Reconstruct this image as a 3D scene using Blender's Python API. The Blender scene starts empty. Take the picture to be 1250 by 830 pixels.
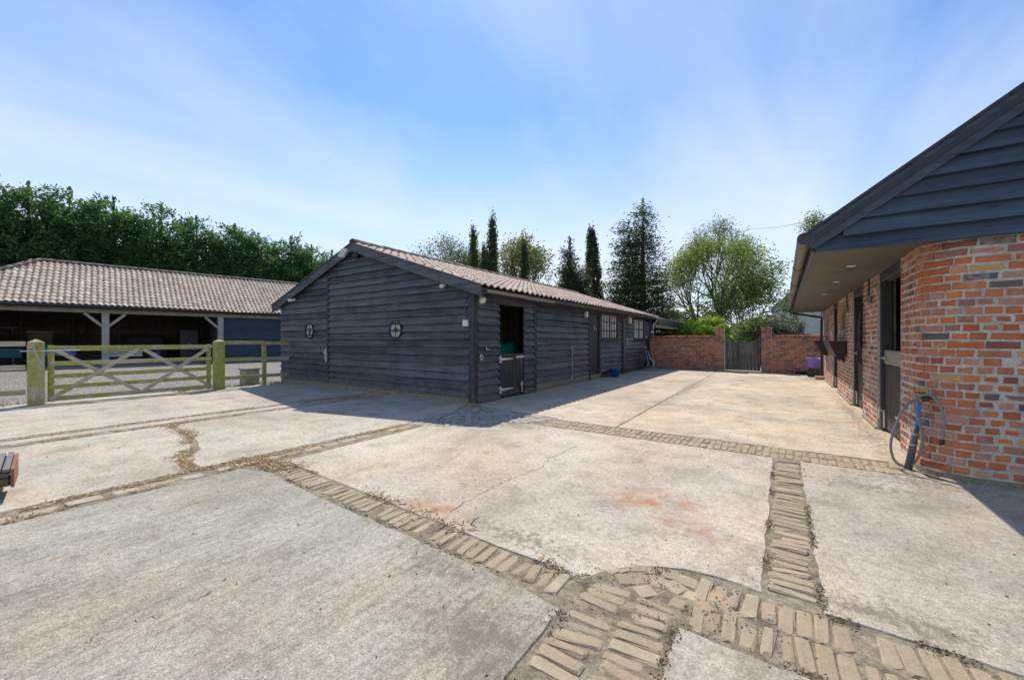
import bpy, bmesh, math, random
import numpy as np
from mathutils import Vector, Matrix, noise as mnoise

random.seed(7); rng = np.random.default_rng(7)
S = bpy.context.scene
COL = S.collection
PI = math.pi

# ------------------------------------------------------------------ camera
EYE = 1.28
FPX = 484.0                     # focal length in pixels of a 1250 wide picture
YAW = math.atan(330 / FPX)
cam = bpy.data.cameras.new("camera"); camo = bpy.data.objects.new("camera", cam); COL.objects.link(camo)
camo.location = (0, 0, EYE); camo.rotation_euler = (PI / 2, 0, YAW)
cam.sensor_width = 36; cam.lens = FPX / 1250 * 36; cam.clip_start = .05; cam.clip_end = 3000
S.camera = camo
FW = (-math.sin(YAW), math.cos(YAW)); RT = (math.cos(YAW), math.sin(YAW))

# ------------------------------------------------------------------ light
sun_to = Vector((-.5, .58, 1.0)).normalized()
SUN_EL = math.asin(sun_to.z); SUN_ROT = math.atan2(sun_to.x, sun_to.y)
sl = bpy.data.lights.new("sun", 'SUN'); so = bpy.data.objects.new("sun", sl); COL.objects.link(so)
sl.energy = 2.05; sl.angle = math.radians(.5); sl.color = (1, .92, .79)
so.rotation_euler = (-sun_to).to_track_quat('-Z', 'Y').to_euler()

w = bpy.data.worlds.new("World"); S.world = w; w.use_nodes = True
nt = w.node_tree; N = nt.nodes; L = nt.links; N.clear()
out = N.new('ShaderNodeOutputWorld'); bg = N.new('ShaderNodeBackground'); bg.inputs[1].default_value = .15
sky = N.new('ShaderNodeTexSky'); sky.sky_type = 'NISHITA'; sky.sun_disc = False
sky.sun_elevation = SUN_EL; sky.sun_rotation = SUN_ROT; sky.air_density = 1.0; sky.dust_density = .15; sky.ozone_density = 3.0
tc = N.new('ShaderNodeTexCoord')
# thin cirrus: stretched noise on a plane far overhead (direction / height)
sep = N.new('ShaderNodeSeparateXYZ'); L.new(tc.outputs['Generated'], sep.inputs[0])
mx = N.new('ShaderNodeMath'); mx.operation = 'MAXIMUM'; L.new(sep.outputs[2], mx.inputs[0]); mx.inputs[1].default_value = .0
ad = N.new('ShaderNodeMath'); ad.operation = 'ADD'; L.new(mx.outputs[0], ad.inputs[0]); ad.inputs[1].default_value = .16
dx = N.new('ShaderNodeMath'); dx.operation = 'DIVIDE'; L.new(sep.outputs[0], dx.inputs[0]); L.new(ad.outputs[0], dx.inputs[1])
dy = N.new('ShaderNodeMath'); dy.operation = 'DIVIDE'; L.new(sep.outputs[1], dy.inputs[0]); L.new(ad.outputs[0], dy.inputs[1])
cb = N.new('ShaderNodeCombineXYZ'); L.new(dx.outputs[0], cb.inputs[0]); L.new(dy.outputs[0], cb.inputs[1])
mp = N.new('ShaderNodeMapping'); mp.inputs['Rotation'].default_value = (0, 0, math.radians(38)); mp.inputs['Scale'].default_value = (.75, .28, 1)
mp.inputs['Location'].default_value = (6.6, 3.3, 0)
L.new(cb.outputs[0], mp.inputs[0])
n1 = N.new('ShaderNodeTexNoise'); n1.inputs['Scale'].default_value = 1.5; n1.inputs['Detail'].default_value = 9; n1.inputs['Roughness'].default_value = .56
n1.inputs['Distortion'].default_value = .5
L.new(mp.outputs[0], n1.inputs['Vector'])
cr = N.new('ShaderNodeValToRGB'); cr.color_ramp.elements[0].position = .40; cr.color_ramp.elements[0].color = (0, 0, 0, 1)
cr.color_ramp.elements[1].position = .76; cr.color_ramp.elements[1].color = (.48, .48, .48, 1)
L.new(n1.outputs[0], cr.inputs[0])
# thin veil thickens towards the horizon
hz = N.new('ShaderNodeMapRange'); hz.inputs[1].default_value = .0; hz.inputs[2].default_value = .50; hz.inputs[3].default_value = .95; hz.inputs[4].default_value = -.04
L.new(mx.outputs[0], hz.inputs[0])
mm = N.new('ShaderNodeMath'); mm.operation = 'ADD'; mm.use_clamp = True; L.new(cr.outputs[0], mm.inputs[0]); L.new(hz.outputs[0], mm.inputs[1])
mix = N.new('ShaderNodeMixRGB'); mix.inputs[2].default_value = (2.6, 2.75, 3.0, 1)
mul = N.new('ShaderNodeMixRGB'); mul.blend_type = 'MULTIPLY'; mul.inputs[0].default_value = 1; mul.inputs[2].default_value = (.365, .45, .52, 1); L.new(sky.outputs[0], mul.inputs[1])
L.new(mm.outputs[0], mix.inputs[0]); L.new(mul.outputs[0], mix.inputs[1])
L.new(mix.outputs[0], bg.inputs[0]); L.new(bg.outputs[0], out.inputs[0])

S.view_settings.view_transform = 'Standard'; S.view_settings.look = 'None'; S.view_settings.gamma = 1
S.view_settings.exposure = 1.24
S.cycles.max_bounces = 8; S.cycles.diffuse_bounces = 5

# ------------------------------------------------------------------ materials
def _mat(name):
    m = bpy.data.materials.new(name); m.use_nodes = True
    n = m.node_tree.nodes; l = m.node_tree.links
    return m, n, l, n['Principled BSDF']

def ramp(n, l, src, stops, interp='LINEAR'):
    r = n.new('ShaderNodeValToRGB'); r.color_ramp.interpolation = interp
    e = r.color_ramp.elements
    while len(e) < len(stops): e.new(.5)
    for i, (p, c) in enumerate(stops):
        e[i].position = p; e[i].color = (c[0], c[1], c[2], 1) if len(c) == 3 else c
    l.new(src, r.inputs[0]); return r.outputs[0]

def noise(n, l, scale, detail=4, rough=.55, vec=None, dist=0):
    t = n.new('ShaderNodeTexNoise'); t.inputs['Scale'].default_value = scale; t.inputs['Detail'].default_value = detail
    t.inputs['Roughness'].default_value = rough; t.inputs['Distortion'].default_value = dist
    if vec: l.new(vec, t.inputs['Vector'])
    return t.outputs[0]

def coord(n, l, scale=None, kind='Object', rot=None):
    t = n.new('ShaderNodeTexCoord'); o = t.outputs[kind]
    if scale or rot:
        m = n.new('ShaderNodeMapping')
        if scale: m.inputs['Scale'].default_value = scale
        if rot: m.inputs['Rotation'].default_value = rot
        l.new(o, m.inputs[0]); o = m.outputs[0]
    return o

def wpos(n, l, scale=None):
    g = n.new('ShaderNodeNewGeometry'); o = g.outputs['Position']
    if scale:
        m = n.new('ShaderNodeMapping'); m.inputs['Scale'].default_value = scale; l.new(o, m.inputs[0]); o = m.outputs[0]
    return o

def mixc(n, l, fac, a, b, mode='MIX'):
    m = n.new('ShaderNodeMixRGB'); m.blend_type = mode
    for i, v in ((0, fac), (1, a), (2, b)):
        if isinstance(v, (int, float)): m.inputs[i].default_value = v
        elif isinstance(v, tuple): m.inputs[i].default_value = (*v, 1)
        else: l.new(v, m.inputs[i])
    return m.outputs[0]

def math_(n, l, op, a, b=None, clamp=False):
    m = n.new('ShaderNodeMath'); m.operation = op; m.use_clamp = clamp
    for i, v in ((0, a), (1, b)):
        if v is None: continue
        if isinstance(v, (int, float)): m.inputs[i].default_value = v
        else: l.new(v, m.inputs[i])
    return m.outputs[0]

def piece_random(n, l):
    """one random number per piece, whether it is its own object or an island of a joined mesh"""
    a = n.new('ShaderNodeObjectInfo').outputs['Random']; b = n.new('ShaderNodeNewGeometry').outputs['Random Per Island']
    return math_(n, l, 'FRACT', math_(n, l, 'ADD', a, b))

def bump(n, l, b, h, strength=.3, dist=.01):
    u = n.new('ShaderNodeBump'); u.inputs['Strength'].default_value = strength; u.inputs['Distance'].default_value = dist
    l.new(h, u.inputs['Height']); l.new(u.outputs[0], b.inputs['Normal'])

def flat(name, c, rough=.6, metal=0, var=.25, scale=9):
    m, n, l, b = _mat(name)
    o = noise(n, l, scale, 5, .6, wpos(n, l))
    r = ramp(n, l, o, [(.3, tuple(x * (1 - var) for x in c)), (.7, tuple(min(1, x * (1 + var)) for x in c))])
    l.new(r, b.inputs['Base Color']); b.inputs['Roughness'].default_value = rough; b.inputs['Metallic'].default_value = metal
    bump(n, l, b, o, .12, .004)
    return m

def wood_black(name, axis, lo=(.020, .023, .027), hi=(.108, .120, .134), rough=.55):
    """black stained sawn board, grain along the axis"""
    m, n, l, b = _mat(name)
    sc = {'x': (1.2, 20, 26), 'y': (20, 1.2, 26), 'z': (24, 24, 1.2)}[axis]
    g = noise(n, l, 1, 6, .65, wpos(n, l, sc), .4)
    blot = noise(n, l, 2.1, 5, .6, wpos(n, l))
    knot = n.new('ShaderNodeTexVoronoi'); knot.inputs['Scale'].default_value = 1.0
    ks = {'x': (2.6, 9, 9), 'y': (9, 2.6, 9), 'z': (9, 9, 2.6)}[axis]
    l.new(wpos(n, l, ks), knot.inputs['Vector'])
    kn = ramp(n, l, knot.outputs['Distance'], [(.06, (1, 1, 1)), (.16, (0, 0, 0))])
    pr = piece_random(n, l)
    f = math_(n, l, 'ADD', math_(n, l, 'MULTIPLY', g, .62), math_(n, l, 'MULTIPLY', blot, .42))
    f = math_(n, l, 'ADD', f, math_(n, l, 'MULTIPLY', math_(n, l, 'SUBTRACT', pr, .5), .22))
    c = ramp(n, l, f, [(.36, lo), (.52, tuple((a + d) / 2 for a, d in zip(lo, hi))), (.68, hi)])
    c = mixc(n, l, math_(n, l, 'MULTIPLY', kn, .75), c, tuple(v * .55 for v in lo))
    # splashed mud and dust low down
    zs = n.new('ShaderNodeSeparateXYZ'); l.new(wpos(n, l), zs.inputs[0])
    mud = math_(n, l, 'SUBTRACT', noise(n, l, 5, 7, .7, wpos(n, l)), math_(n, l, 'MULTIPLY', zs.outputs[2], .42))
    c = mixc(n, l, ramp(n, l, mud, [(.36, (0, 0, 0)), (.55, (.5,) * 3)]), c, (.15, .135, .115))
    # bare, bleached scuffs
    sc2 = noise(n, l, 1, 8, .7, wpos(n, l, tuple(v * .5 for v in sc)))
    c = mixc(n, l, ramp(n, l, sc2, [(.60, (0, 0, 0)), (.74, (.6, .6, .6))]), c, (.19, .20, .21))
    l.new(c, b.inputs['Base Color'])
    l.new(ramp(n, l, g, [(.3, (rough + .15,) * 3), (.8, (rough - .08,) * 3)]), b.inputs['Roughness'])
    bump(n, l, b, g, .5, .006)
    return m

def brick_mat(name, cols, wash=.5, dust=0, patch=0):
    m, n, l, b = _mat(name)
    pr = piece_random(n, l)
    k = len(cols)
    c = ramp(n, l, pr, [(i / k, c) for i, c in enumerate(cols)], 'CONSTANT')
    p = wpos(n, l)
    f = noise(n, l, 42, 6, .7, p); g = noise(n, l, 7, 5, .6, p)
    c = mixc(n, l, .55, c, ramp(n, l, f, [(.25, (.42, .4, .4)), (.5, (.95, .95, .95)), (.75, (1.25, 1.2, 1.15))]), 'MULTIPLY')
    c = mixc(n, l, .5, c, ramp(n, l, g, [(.3, (.6, .58, .56)), (.7, (1.2, 1.2, 1.2))]), 'MULTIPLY')
    pr2 = math_(n, l, 'FRACT', math_(n, l, 'MULTIPLY', pr, 17.31))
    lime = math_(n, l, 'ADD', math_(n, l, 'MULTIPLY', noise(n, l, 15, 7, .72, p), 1.0), math_(n, l, 'MULTIPLY', math_(n, l, 'POWER', pr2, 4), .25))
    c = mixc(n, l, ramp(n, l, lime, [(.62, (0, 0, 0)), (.78, (wash,) * 3)]), c, (.58, .52, .46))
    if dust:
        c = mixc(n, l, ramp(n, l, noise(n, l, 10, 8, .75, p), [(.36, (0, 0, 0)), (.57, (dust,) * 3)]), c, mixc(n, l, noise(n, l, 40, 4, .7, p), (.22, .175, .115), (.46, .385, .275)))
    if patch:
        pn = noise(n, l, 1.1, 7, .65, p)
        c = mixc(n, l, ramp(n, l, pn, [(.44, (0, 0, 0)), (.66, (patch,) * 3)]), c, mixc(n, l, 1.0, c, (.55, .50, .50), 'MULTIPLY'))
        c = mixc(n, l, ramp(n, l, noise(n, l, 2.2, 8, .7, p), [(.56, (0, 0, 0)), (.70, (patch * .7,) * 3)]), c, (.55, .45, .37))
    l.new(c, b.inputs['Base Color']); b.inputs['Roughness'].default_value = .85
    bump(n, l, b, f, .8, .008)
    return m

def tile_mat(name, cols, lich=.5):
    m, n, l, b = _mat(name)
    pr = piece_random(n, l); k = len(cols)
    c = ramp(n, l, pr, [(i / (k - 1), c) for i, c in enumerate(cols)])
    p = wpos(n, l)
    f = noise(n, l, 30, 6, .7, p)
    c = mixc(n, l, .6, c, ramp(n, l, f, [(.3, (.5, .5, .5)), (.7, (1.3, 1.3, 1.3))]), 'MULTIPLY')
    sp = noise(n, l, 11, 8, .75, p)
    c = mixc(n, l, ramp(n, l, sp, [(.56, (0, 0, 0)), (.72, (lich,) * 3)]), c, (.60, .58, .53))
    ms = noise(n, l, 2.3, 7, .72, p)
    c = mixc(n, l, ramp(n, l, ms, [(.62, (0, 0, 0)), (.70, (.75,) * 3)]), c, (.26, .22, .06))
    l.new(c, b.inputs['Base Color']); b.inputs['Roughness'].default_value = .8
    bump(n, l, b, f, .5, .005)
    return m

def concrete(name, base, cold=0.0, brush=None):
    m, n, l, b = _mat(name)
    p = wpos(n, l)
    big = noise(n, l, .55, 6, .62, p); mid = noise(n, l, 3.1, 8, .68, p, .3); fine = noise(n, l, 26, 7, .8, p); grit = noise(n, l, 95, 4, .75, p)
    d = tuple(v * .70 for v in base); h = tuple(min(.8, v * 1.22) for v in base)
    c = ramp(n, l, big, [(.3, d), (.5, base), (.72, h)])
    c = mixc(n, l, .75, c, ramp(n, l, mid, [(.33, (.66, .64, .61)), (.5, (1, 1, 1)), (.68, (1.16, 1.15, 1.13))]), 'MULTIPLY')
    c = mixc(n, l, .8, c, ramp(n, l, fine, [(.32, (.45, .44, .42)), (.5, (1, 1, 1)), (.66, (1.34, 1.34, 1.33))]), 'MULTIPLY')
    c = mixc(n, l, .6, c, ramp(n, l, grit, [(.30, (.35, .34, .33)), (.5, (1, 1, 1)), (.68, (1.55, 1.55, 1.53))]), 'MULTIPLY')
    if brush:
        c = mixc(n, l, .65, c, ramp(n, l, noise(n, l, 140, 3, .8, p), [(.34, (.45, .44, .43)), (.5, (1, 1, 1)), (.64, (1.5, 1.5, 1.48))]), 'MULTIPLY')
        c = mixc(n, l, .8, c, ramp(n, l, noise(n, l, .55, 6, .7, wpos(n, l, brush)), [(.34, (.72, .71, .69)), (.5, (1, 1, 1)), (.66, (1.16, 1.16, 1.15))]), 'MULTIPLY')
    # exposed aggregate: pale and dark stones
    v = n.new('ShaderNodeTexVoronoi'); v.inputs['Scale'].default_value = 62; l.new(p, v.inputs['Vector'])
    st = ramp(n, l, v.outputs['Distance'], [(.20, (1, 1, 1)), (.32, (0, 0, 0))])
    sv = n.new('ShaderNodeSeparateColor'); l.new(v.outputs['Color'], sv.inputs[0])
    pick = ramp(n, l, sv.outputs[0], [(.0, (0, 0, 0)), (.60, (0, 0, 0)), (.62, (.6, .6, .6))], 'CONSTANT')
    sc = ramp(n, l, sv.outputs[1], [(0, (.10, .09, .08)), (.3, (.24, .21, .18)), (.55, (.55, .50, .44)), (.8, (.68, .65, .60))], 'CONSTANT')
    c = mixc(n, l, math_(n, l, 'MULTIPLY', st, pick), c, sc)
    hue = noise(n, l, .9, 5, .6, wpos(n, l, (1, .6, 1)))
    c = mixc(n, l, ramp(n, l, hue, [(.42, (0, 0, 0)), (.62, (.55,) * 3)]), c, mixc(n, l, 1.0, c, (1.08, .93, .78), 'MULTIPLY'))
    # dark mossy stains
    s2 = noise(n, l, 1.35, 9, .74, wpos(n, l, (1, .55, 1)), .6)
    c = mixc(n, l, ramp(n, l, s2, [(.53, (0, 0, 0)), (.74, (.6,) * 3)]), c, (.19, .17, .14))
    # rust coloured stains where iron has stood
    sp = n.new('ShaderNodeSeparateXYZ'); l.new(p, sp.inputs[0])
    tot = None
    for (rx, ry, ra, rb) in ((-.9, 3.24, .60, .30), (-2.15, 2.16, .40, .14), (-.5, 2.9, .35, .2)):
        ex = math_(n, l, 'DIVIDE', math_(n, l, 'SUBTRACT', sp.outputs[0], rx), ra); ey = math_(n, l, 'DIVIDE', math_(n, l, 'SUBTRACT', sp.outputs[1], ry), rb)
        dd = math_(n, l, 'SQRT', math_(n, l, 'ADD', math_(n, l, 'MULTIPLY', ex, ex), math_(n, l, 'MULTIPLY', ey, ey)))
        q = math_(n, l, 'SUBTRACT', 1.0, dd, True)
        tot = q if tot is None else math_(n, l, 'MAXIMUM', tot, q)
    rust = math_(n, l, 'MULTIPLY', tot, ramp(n, l, noise(n, l, 5, 8, .75, p), [(.40, (0, 0, 0)), (.66, (1, 1, 1))]))
    c = mixc(n, l, math_(n, l, 'MULTIPLY', rust, 1.9, True), c, (.40, .20, .11))
    tot = None
    for (rx, ry, ra, rb) in ((-1.1, 1.35, .75, .45), (-1.6, 1.62, .6, .22), (1.0, 5.05, 1.0, .5), (.6, 4.6, .8, .3), (-7.7, 5.4, 1.2, .6), (-3.4, 5.0, 1.4, .5), (.4, 2.5, .8, .2), (-1.4, 2.15, .8, .2), (.9, 16.5, 1.2, 2.0), (-2.0, 11.0, .3, 7.0), (1.0, 9.0, .25, 7.0)):
        ex = math_(n, l, 'DIVIDE', math_(n, l, 'SUBTRACT', sp.outputs[0], rx), ra); ey = math_(n, l, 'DIVIDE', math_(n, l, 'SUBTRACT', sp.outputs[1], ry), rb)
        dd = math_(n, l, 'SQRT', math_(n, l, 'ADD', math_(n, l, 'MULTIPLY', ex, ex), math_(n, l, 'MULTIPLY', ey, ey)))
        q = math_(n, l, 'SUBTRACT', 1.0, dd, True)
        tot = q if tot is None else math_(n, l, 'MAXIMUM', tot, q)
    soil = math_(n, l, 'ADD', math_(n, l, 'MULTIPLY', tot, .20), noise(n, l, 21, 8, .8, wpos(n, l, (1, .6, 1))))
    c = mixc(n, l, ramp(n, l, soil, [(.60, (0, 0, 0)), (.70, (.75,) * 3)]), c, (.17, .14, .105))
    l.new(c, b.inputs['Base Color']); b.inputs['Roughness'].default_value = .88
    hsum = math_(n, l, 'ADD', math_(n, l, 'MULTIPLY', fine, .6), math_(n, l, 'MULTIPLY', grit, .4))
    if brush:
        hsum = math_(n, l, 'ADD', hsum, math_(n, l, 'MULTIPLY', noise(n, l, 1, 3, .6, wpos(n, l, brush)), .8))
    bump(n, l, b, hsum, .55, .008)
    return m

def leaf_mat(name, cols, trans=.35):
    m, n, l, b = _mat(name)
    g = n.new('ShaderNodeNewGeometry').outputs['Random Per Island']
    k = len(cols)
    c = ramp(n, l, g, [(i / (k - 1), c) for i, c in enumerate(cols)])
    c = mixc(n, l, .6, c, ramp(n, l, noise(n, l, .9, 4, .6, wpos(n, l)), [(.3, (.55, .6, .55)), (.7, (1.35, 1.3, 1.2))]), 'MULTIPLY')
    t = n.new('ShaderNodeBsdfTranslucent'); l.new(c, t.inputs[0]); l.new(c, b.inputs['Base Color'])
    b.inputs['Roughness'].default_value = .6; b.inputs['Specular IOR Level'].default_value = .25
    ms = n.new('ShaderNodeMixShader'); ms.inputs[0].default_value = trans
    l.new(b.outputs[0], ms.inputs[1]); l.new(t.outputs[0], ms.inputs[2]); l.new(ms.outputs[0], n['Material Output'].inputs[0])
    return m

def mossy_wood(name, axis, grey=(.50, .44, .33), moss=(.36, .37, .075), amount=.5):
    m, n, l, b = _mat(name)
    sc = {'x': (1.5, 26, 26), 'y': (26, 1.5, 26), 'z': (26, 26, 1.5)}[axis]
    g = noise(n, l, 1, 6, .65, wpos(n, l, sc), .5)
    c = ramp(n, l, g, [(.3, tuple(v * .6 for v in grey)), (.55, grey), (.75, tuple(v * 1.3 for v in grey))])
    bl = noise(n, l, 3.0, 7, .65, wpos(n, l))
    f = math_(n, l, 'ADD', bl, math_(n, l, 'MULTIPLY', math_(n, l, 'SUBTRACT', piece_random(n, l), .5), .25))
    lo = .62 - amount * .3
    mo = ramp(n, l, noise(n, l, 14, 5, .7, wpos(n, l)), [(.3, tuple(v * .6 for v in moss)), (.7, tuple(v * 1.25 for v in moss))])
    c = mixc(n, l, ramp(n, l, f, [(lo, (0, 0, 0)), (lo + .14, (.92,) * 3)]), c, mo)
    l.new(c, b.inputs['Base Color']); b.inputs['Roughness'].default_value = .85
    bump(n, l, b, g, .5, .006)
    return m

def ground_mat(name, stops, scale, bscale=30, bst=.5):
    m, n, l, b = _mat(name)
    p = wpos(n, l)
    a = noise(n, l, scale, 8, .68, p); f = noise(n, l, bscale, 5, .7, p)
    c = ramp(n, l, a, stops)
    c = mixc(n, l, .75, c, ramp(n, l, f, [(.3, (.5, .5, .5)), (.7, (1.35, 1.35, 1.35))]), 'MULTIPLY')
    l.new(c, b.inputs['Base Color']); b.inputs['Roughness'].default_value = .95
    bump(n, l, b, f, bst, .02)
    return m

def gravel_mat(name):
    m, n, l, b = _mat(name)
    p = wpos(n, l)
    v = n.new('ShaderNodeTexVoronoi'); v.inputs['Scale'].default_value = 22; l.new(p, v.inputs['Vector'])
    s = n.new('ShaderNodeSeparateColor'); l.new(v.outputs['Color'], s.inputs[0])
    c = ramp(n, l, s.outputs[0], [(0, (.20, .18, .16)), (.35, (.36, .33, .29)), (.7, (.46, .43, .39)), (1, (.62, .6, .56))])
    c = mixc(n, l, .9, c, ramp(n, l, v.outputs['Distance'], [(.1, (1.1, 1.1, 1.1)), (.6, (.35, .34, .32))]), 'MULTIPLY')
    c = mixc(n, l, .6, c, ramp(n, l, noise(n, l, .7, 6, .6, p), [(.3, (.7, .68, .64)), (.7, (1.15, 1.15, 1.15))]), 'MULTIPLY')
    l.new(c, b.inputs['Base Color']); b.inputs['Roughness'].default_value = .9
    inv = math_(n, l, 'SUBTRACT', 1.0, v.outputs['Distance']); bump(n, l, b, inv, .8, .03)
    return m

def glass_mat(name, c=(.05, .06, .06), rough=.04):
    m, n, l, b = _mat(name)
    b.inputs['Base Color'].default_value = (*c, 1); b.inputs['Roughness'].default_value = rough; b.inputs['Specular IOR Level'].default_value = .9
    bump(n, l, b, noise(n, l, 3, 2, .5, wpos(n, l)), .08, .01)
    return m

M = {}
M['bx'] = wood_black('black_board_across', 'x')
M['by'] = wood_black('black_board_along', 'y')
M['bz'] = wood_black('black_board_upright', 'z', (.016, .018, .022), (.045, .048, .056))
M['bgx'] = wood_black('blue_black_board', 'x', (.022, .034, .047), (.066, .098, .132), .5)
M['blu'] = wood_black('navy_board', 'y', (.018, .034, .062), (.038, .066, .115))
M['plank'] = wood_black('black_plank', 'z', (.012, .012, .013), (.038, .037, .038), .55)
M['grey_plank'] = wood_black('weathered_plank', 'z', (.06, .055, .048), (.20, .185, .16), .8)
M['indoor'] = wood_black('indoor_board', 'y', (.14, .125, .10), (.34, .30, .25), .8)
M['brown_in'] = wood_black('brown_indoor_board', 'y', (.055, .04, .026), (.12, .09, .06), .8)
RED = [(.46, .13, .05), (.54, .16, .055), (.40, .11, .055), (.58, .19, .07), (.27, .10, .07), (.46, .17, .10), (.52, .25, .18), (.17, .13, .12), (.58, .18, .06), (.46, .17, .10), (.62, .23, .09), (.55, .17, .06),
       (.34, .17, .13), (.54, .29, .21), (.60, .20, .07), (.58, .36, .14), (.50, .15, .06), (.54, .23, .13), (.40, .15, .09), (.12, .115, .115), (.56, .17, .06), (.52, .21, .11), (.60, .19, .06)]
M['brick'] = brick_mat('red_brick', RED, .34, 0, .5)
M['brick_old'] = brick_mat('old_red_brick', [(.52, .17, .07), (.58, .22, .09), (.44, .15, .07), (.60, .26, .12), (.34, .13, .08), (.50, .21, .12), (.24, .13, .10), (.46, .24, .15)], .25, 0, .45)
M['sett'] = brick_mat('buff_paving_brick', [(.46, .36, .225), (.40, .31, .19), (.52, .42, .275), (.35, .28, .18), (.50, .41, .27), (.40, .29, .17), (.44, .36, .24), (.33, .25, .16), (.48, .34, .22)], .2, .85)
M['sett_pink'] = brick_mat('pale_pink_paving_brick', [(.48, .40, .33), (.46, .30, .23), (.50, .45, .37), (.44, .36, .28), (.5, .33, .26), (.42, .38, .31)], .5, .6)
M['sett_grey'] = brick_mat('grey_paving_brick', [(.38, .35, .31), (.33, .30, .27), (.44, .41, .37), (.29, .27, .24), (.40, .36, .31)], .5, .3)
M['mortar'] = ground_mat('lime_mortar', [(.34, (.40, .36, .30)), (.5, (.54, .50, .43)), (.66, (.66, .62, .55))], 9, 60, .5)
M['tile'] = tile_mat('barn_pantile', [(.43, .31, .24), (.54, .40, .31), (.36, .26, .205), (.58, .46, .375), (.48, .33, .255), (.62, .52, .44)], .65)
M['tile2'] = tile_mat('cart_shed_pantile', [(.42, .33, .25), (.50, .40, .31), (.34, .27, .205), (.56, .47, .375), (.46, .335, .25), (.60, .52, .42)], .6)
M['ridge'] = tile_mat('ridge_tile', [(.30, .23, .18), (.36, .28, .22), (.28, .21, .16)], .5)
M['c_near'] = concrete('near_concrete', (.335, .325, .28), brush=(60, 4, 1))
M['c_mid'] = concrete('worn_concrete', (.49, .435, .355))
M['c_left'] = concrete('left_concrete', (.455, .425, .355))
M['c_far'] = concrete('far_concrete', (.52, .45, .355), brush=(5, 70, 1))
M['c_far2'] = concrete('far_right_concrete', (.55, .475, .37), brush=(5, 70, 1))
M['c_right'] = concrete('right_concrete', (.42, .38, .315))
M['plinth'] = ground_mat('mossy_plinth_concrete', [(.35, (.20, .18, .145)), (.5, (.28, .25, .19)), (.60, (.24, .22, .08)), (.75, (.34, .31, .25))], 5, 40, .5)
M['dirt'] = ground_mat('joint_dirt', [(.34, (.16, .125, .08)), (.50, (.31, .255, .175)), (.64, (.42, .36, .25))], 9, 55, .9)
M['grass'] = ground_mat('grass_ground', [(.3, (.035, .055, .014)), (.6, (.07, .10, .025)), (.8, (.13, .13, .05))], .8, 12, .6)
M['gravel'] = gravel_mat('pale_gravel')
M['moss_y'] = mossy_wood('mossy_rail_wood', 'y', amount=.62)
M['moss_z'] = mossy_wood('mossy_post_wood', 'z', amount=.85)
M['moss_d'] = mossy_wood('mossy_brace_wood', 'y', amount=.28)
M['oak'] = mossy_wood('silver_oak', 'z', (.42, .40, .36), (.34, .31, .22), .12)
M['oak_y'] = mossy_wood('silver_oak_beam', 'y', (.36, .33, .28), (.30, .25, .16), .25)
M['soffit'] = flat('painted_soffit', (.085, .074, .062), .6, 0, .3, 2.2)
M['fascia'] = flat('black_paint', (.020, .022, .027), .42, 0, .2)
M['gutter'] = flat('gutter_plastic', (.025, .026, .03), .35, 0, .2)
M['gutter_top'] = flat('gutter_pale_weathered', (.17, .16, .14), .6, 0, .3)
M['eave'] = mossy_wood('mossy_eave_board', 'y', (.30, .28, .22), (.30, .27, .08), .4)
M['steel'] = flat('galvanised_steel', (.55, .56, .57), .38, .75, .2)
M['white_iron'] = flat('white_painted_iron', (.62, .59, .50), .5, 0, .2, 30)
M['white'] = flat('white_plastic', (.72, .71, .66), .4, 0, .1)
M['cream'] = flat('cream_plastic', (.66, .60, .42), .4, 0, .1)
M['black'] = flat('black_plastic', (.018, .018, .02), .4, 0, .2)
M['rubber'] = flat('black_rubber', (.02, .02, .02), .75, 0, .3)
M['blue'] = flat('blue_plastic', (.03, .11, .42), .4, 0, .12)
M['tarp_blue'] = flat('blue_tarpaulin', (.02, .19, .50), .45, 0, .3, 6)
M['teal'] = flat('teal_paint', (.02, .13, .13), .5, 0, .3)
M['green_tarp'] = flat('green_tarpaulin', (.02, .20, .15), .35, 0, .4, 14)
M['purple'] = flat('purple_plastic', (.22, .13, .48), .4, 0, .12)
M['yellow'] = flat('yellow_plastic', (.70, .33, .02), .4, 0, .1)
M['hose'] = flat('grey_hose', (.20, .20, .195), .5, 0, .2)
M['hose_pale'] = flat('pale_hose', (.42, .42, .36), .5, 0, .2)
M['pipe_blue'] = flat('blue_water_pipe', (.03, .20, .55), .4, 0, .15)
M['lag'] = flat('pipe_lagging', (.10, .11, .125), .55, 0, .4, 20)
M['rope'] = flat('pale_rope', (.50, .40, .34), .9, 0, .3, 40)
M['leather'] = flat('dark_leather', (.018, .014, .012), .5, 0, .3)
M['stone'] = ground_mat('bollard_stone', [(.3, (.28, .25, .21)), (.6, (.38, .35, .30)), (.8, (.46, .43, .38))], 6, 40, .4)
M['glass'] = glass_mat('window_glass')
M['glass_b'] = glass_mat('bullseye_glass', (.22, .23, .19), .06)
M['render'] = flat('pale_render', (.62, .60, .55), .9, 0, .06, 2)
M['slate'] = flat('roof_slate', (.16, .14, .125), .8, 0, .25, 5)
M['pine'] = mossy_wood('pale_window_wood', 'z', (.46, .36, .22), (.3, .26, .14), .1)
M['orange'] = flat('orange_painted_board', (.29, .125, .075), .7, 0, .3)
M['floor'] = flat('shed_floor_concrete', (.30, .29, .27), .9, 0, .2)
M['bark'] = ground_mat('bark', [(.3, (.05, .042, .033)), (.7, (.13, .11, .085))], 6, 30, .8)
M['straw'] = leaf_mat('dry_straw', [(.46, .33, .18), (.62, .47, .27), (.40, .27, .15), (.56, .40, .24)], .2)
M['clod'] = leaf_mat('dark_debris', [(.07, .055, .035), (.16, .125, .08), (.26, .20, .13), (.11, .085, .055)], .0)
M['crackm'] = flat('crack_dirt', (.06, .05, .04), .95)
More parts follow.
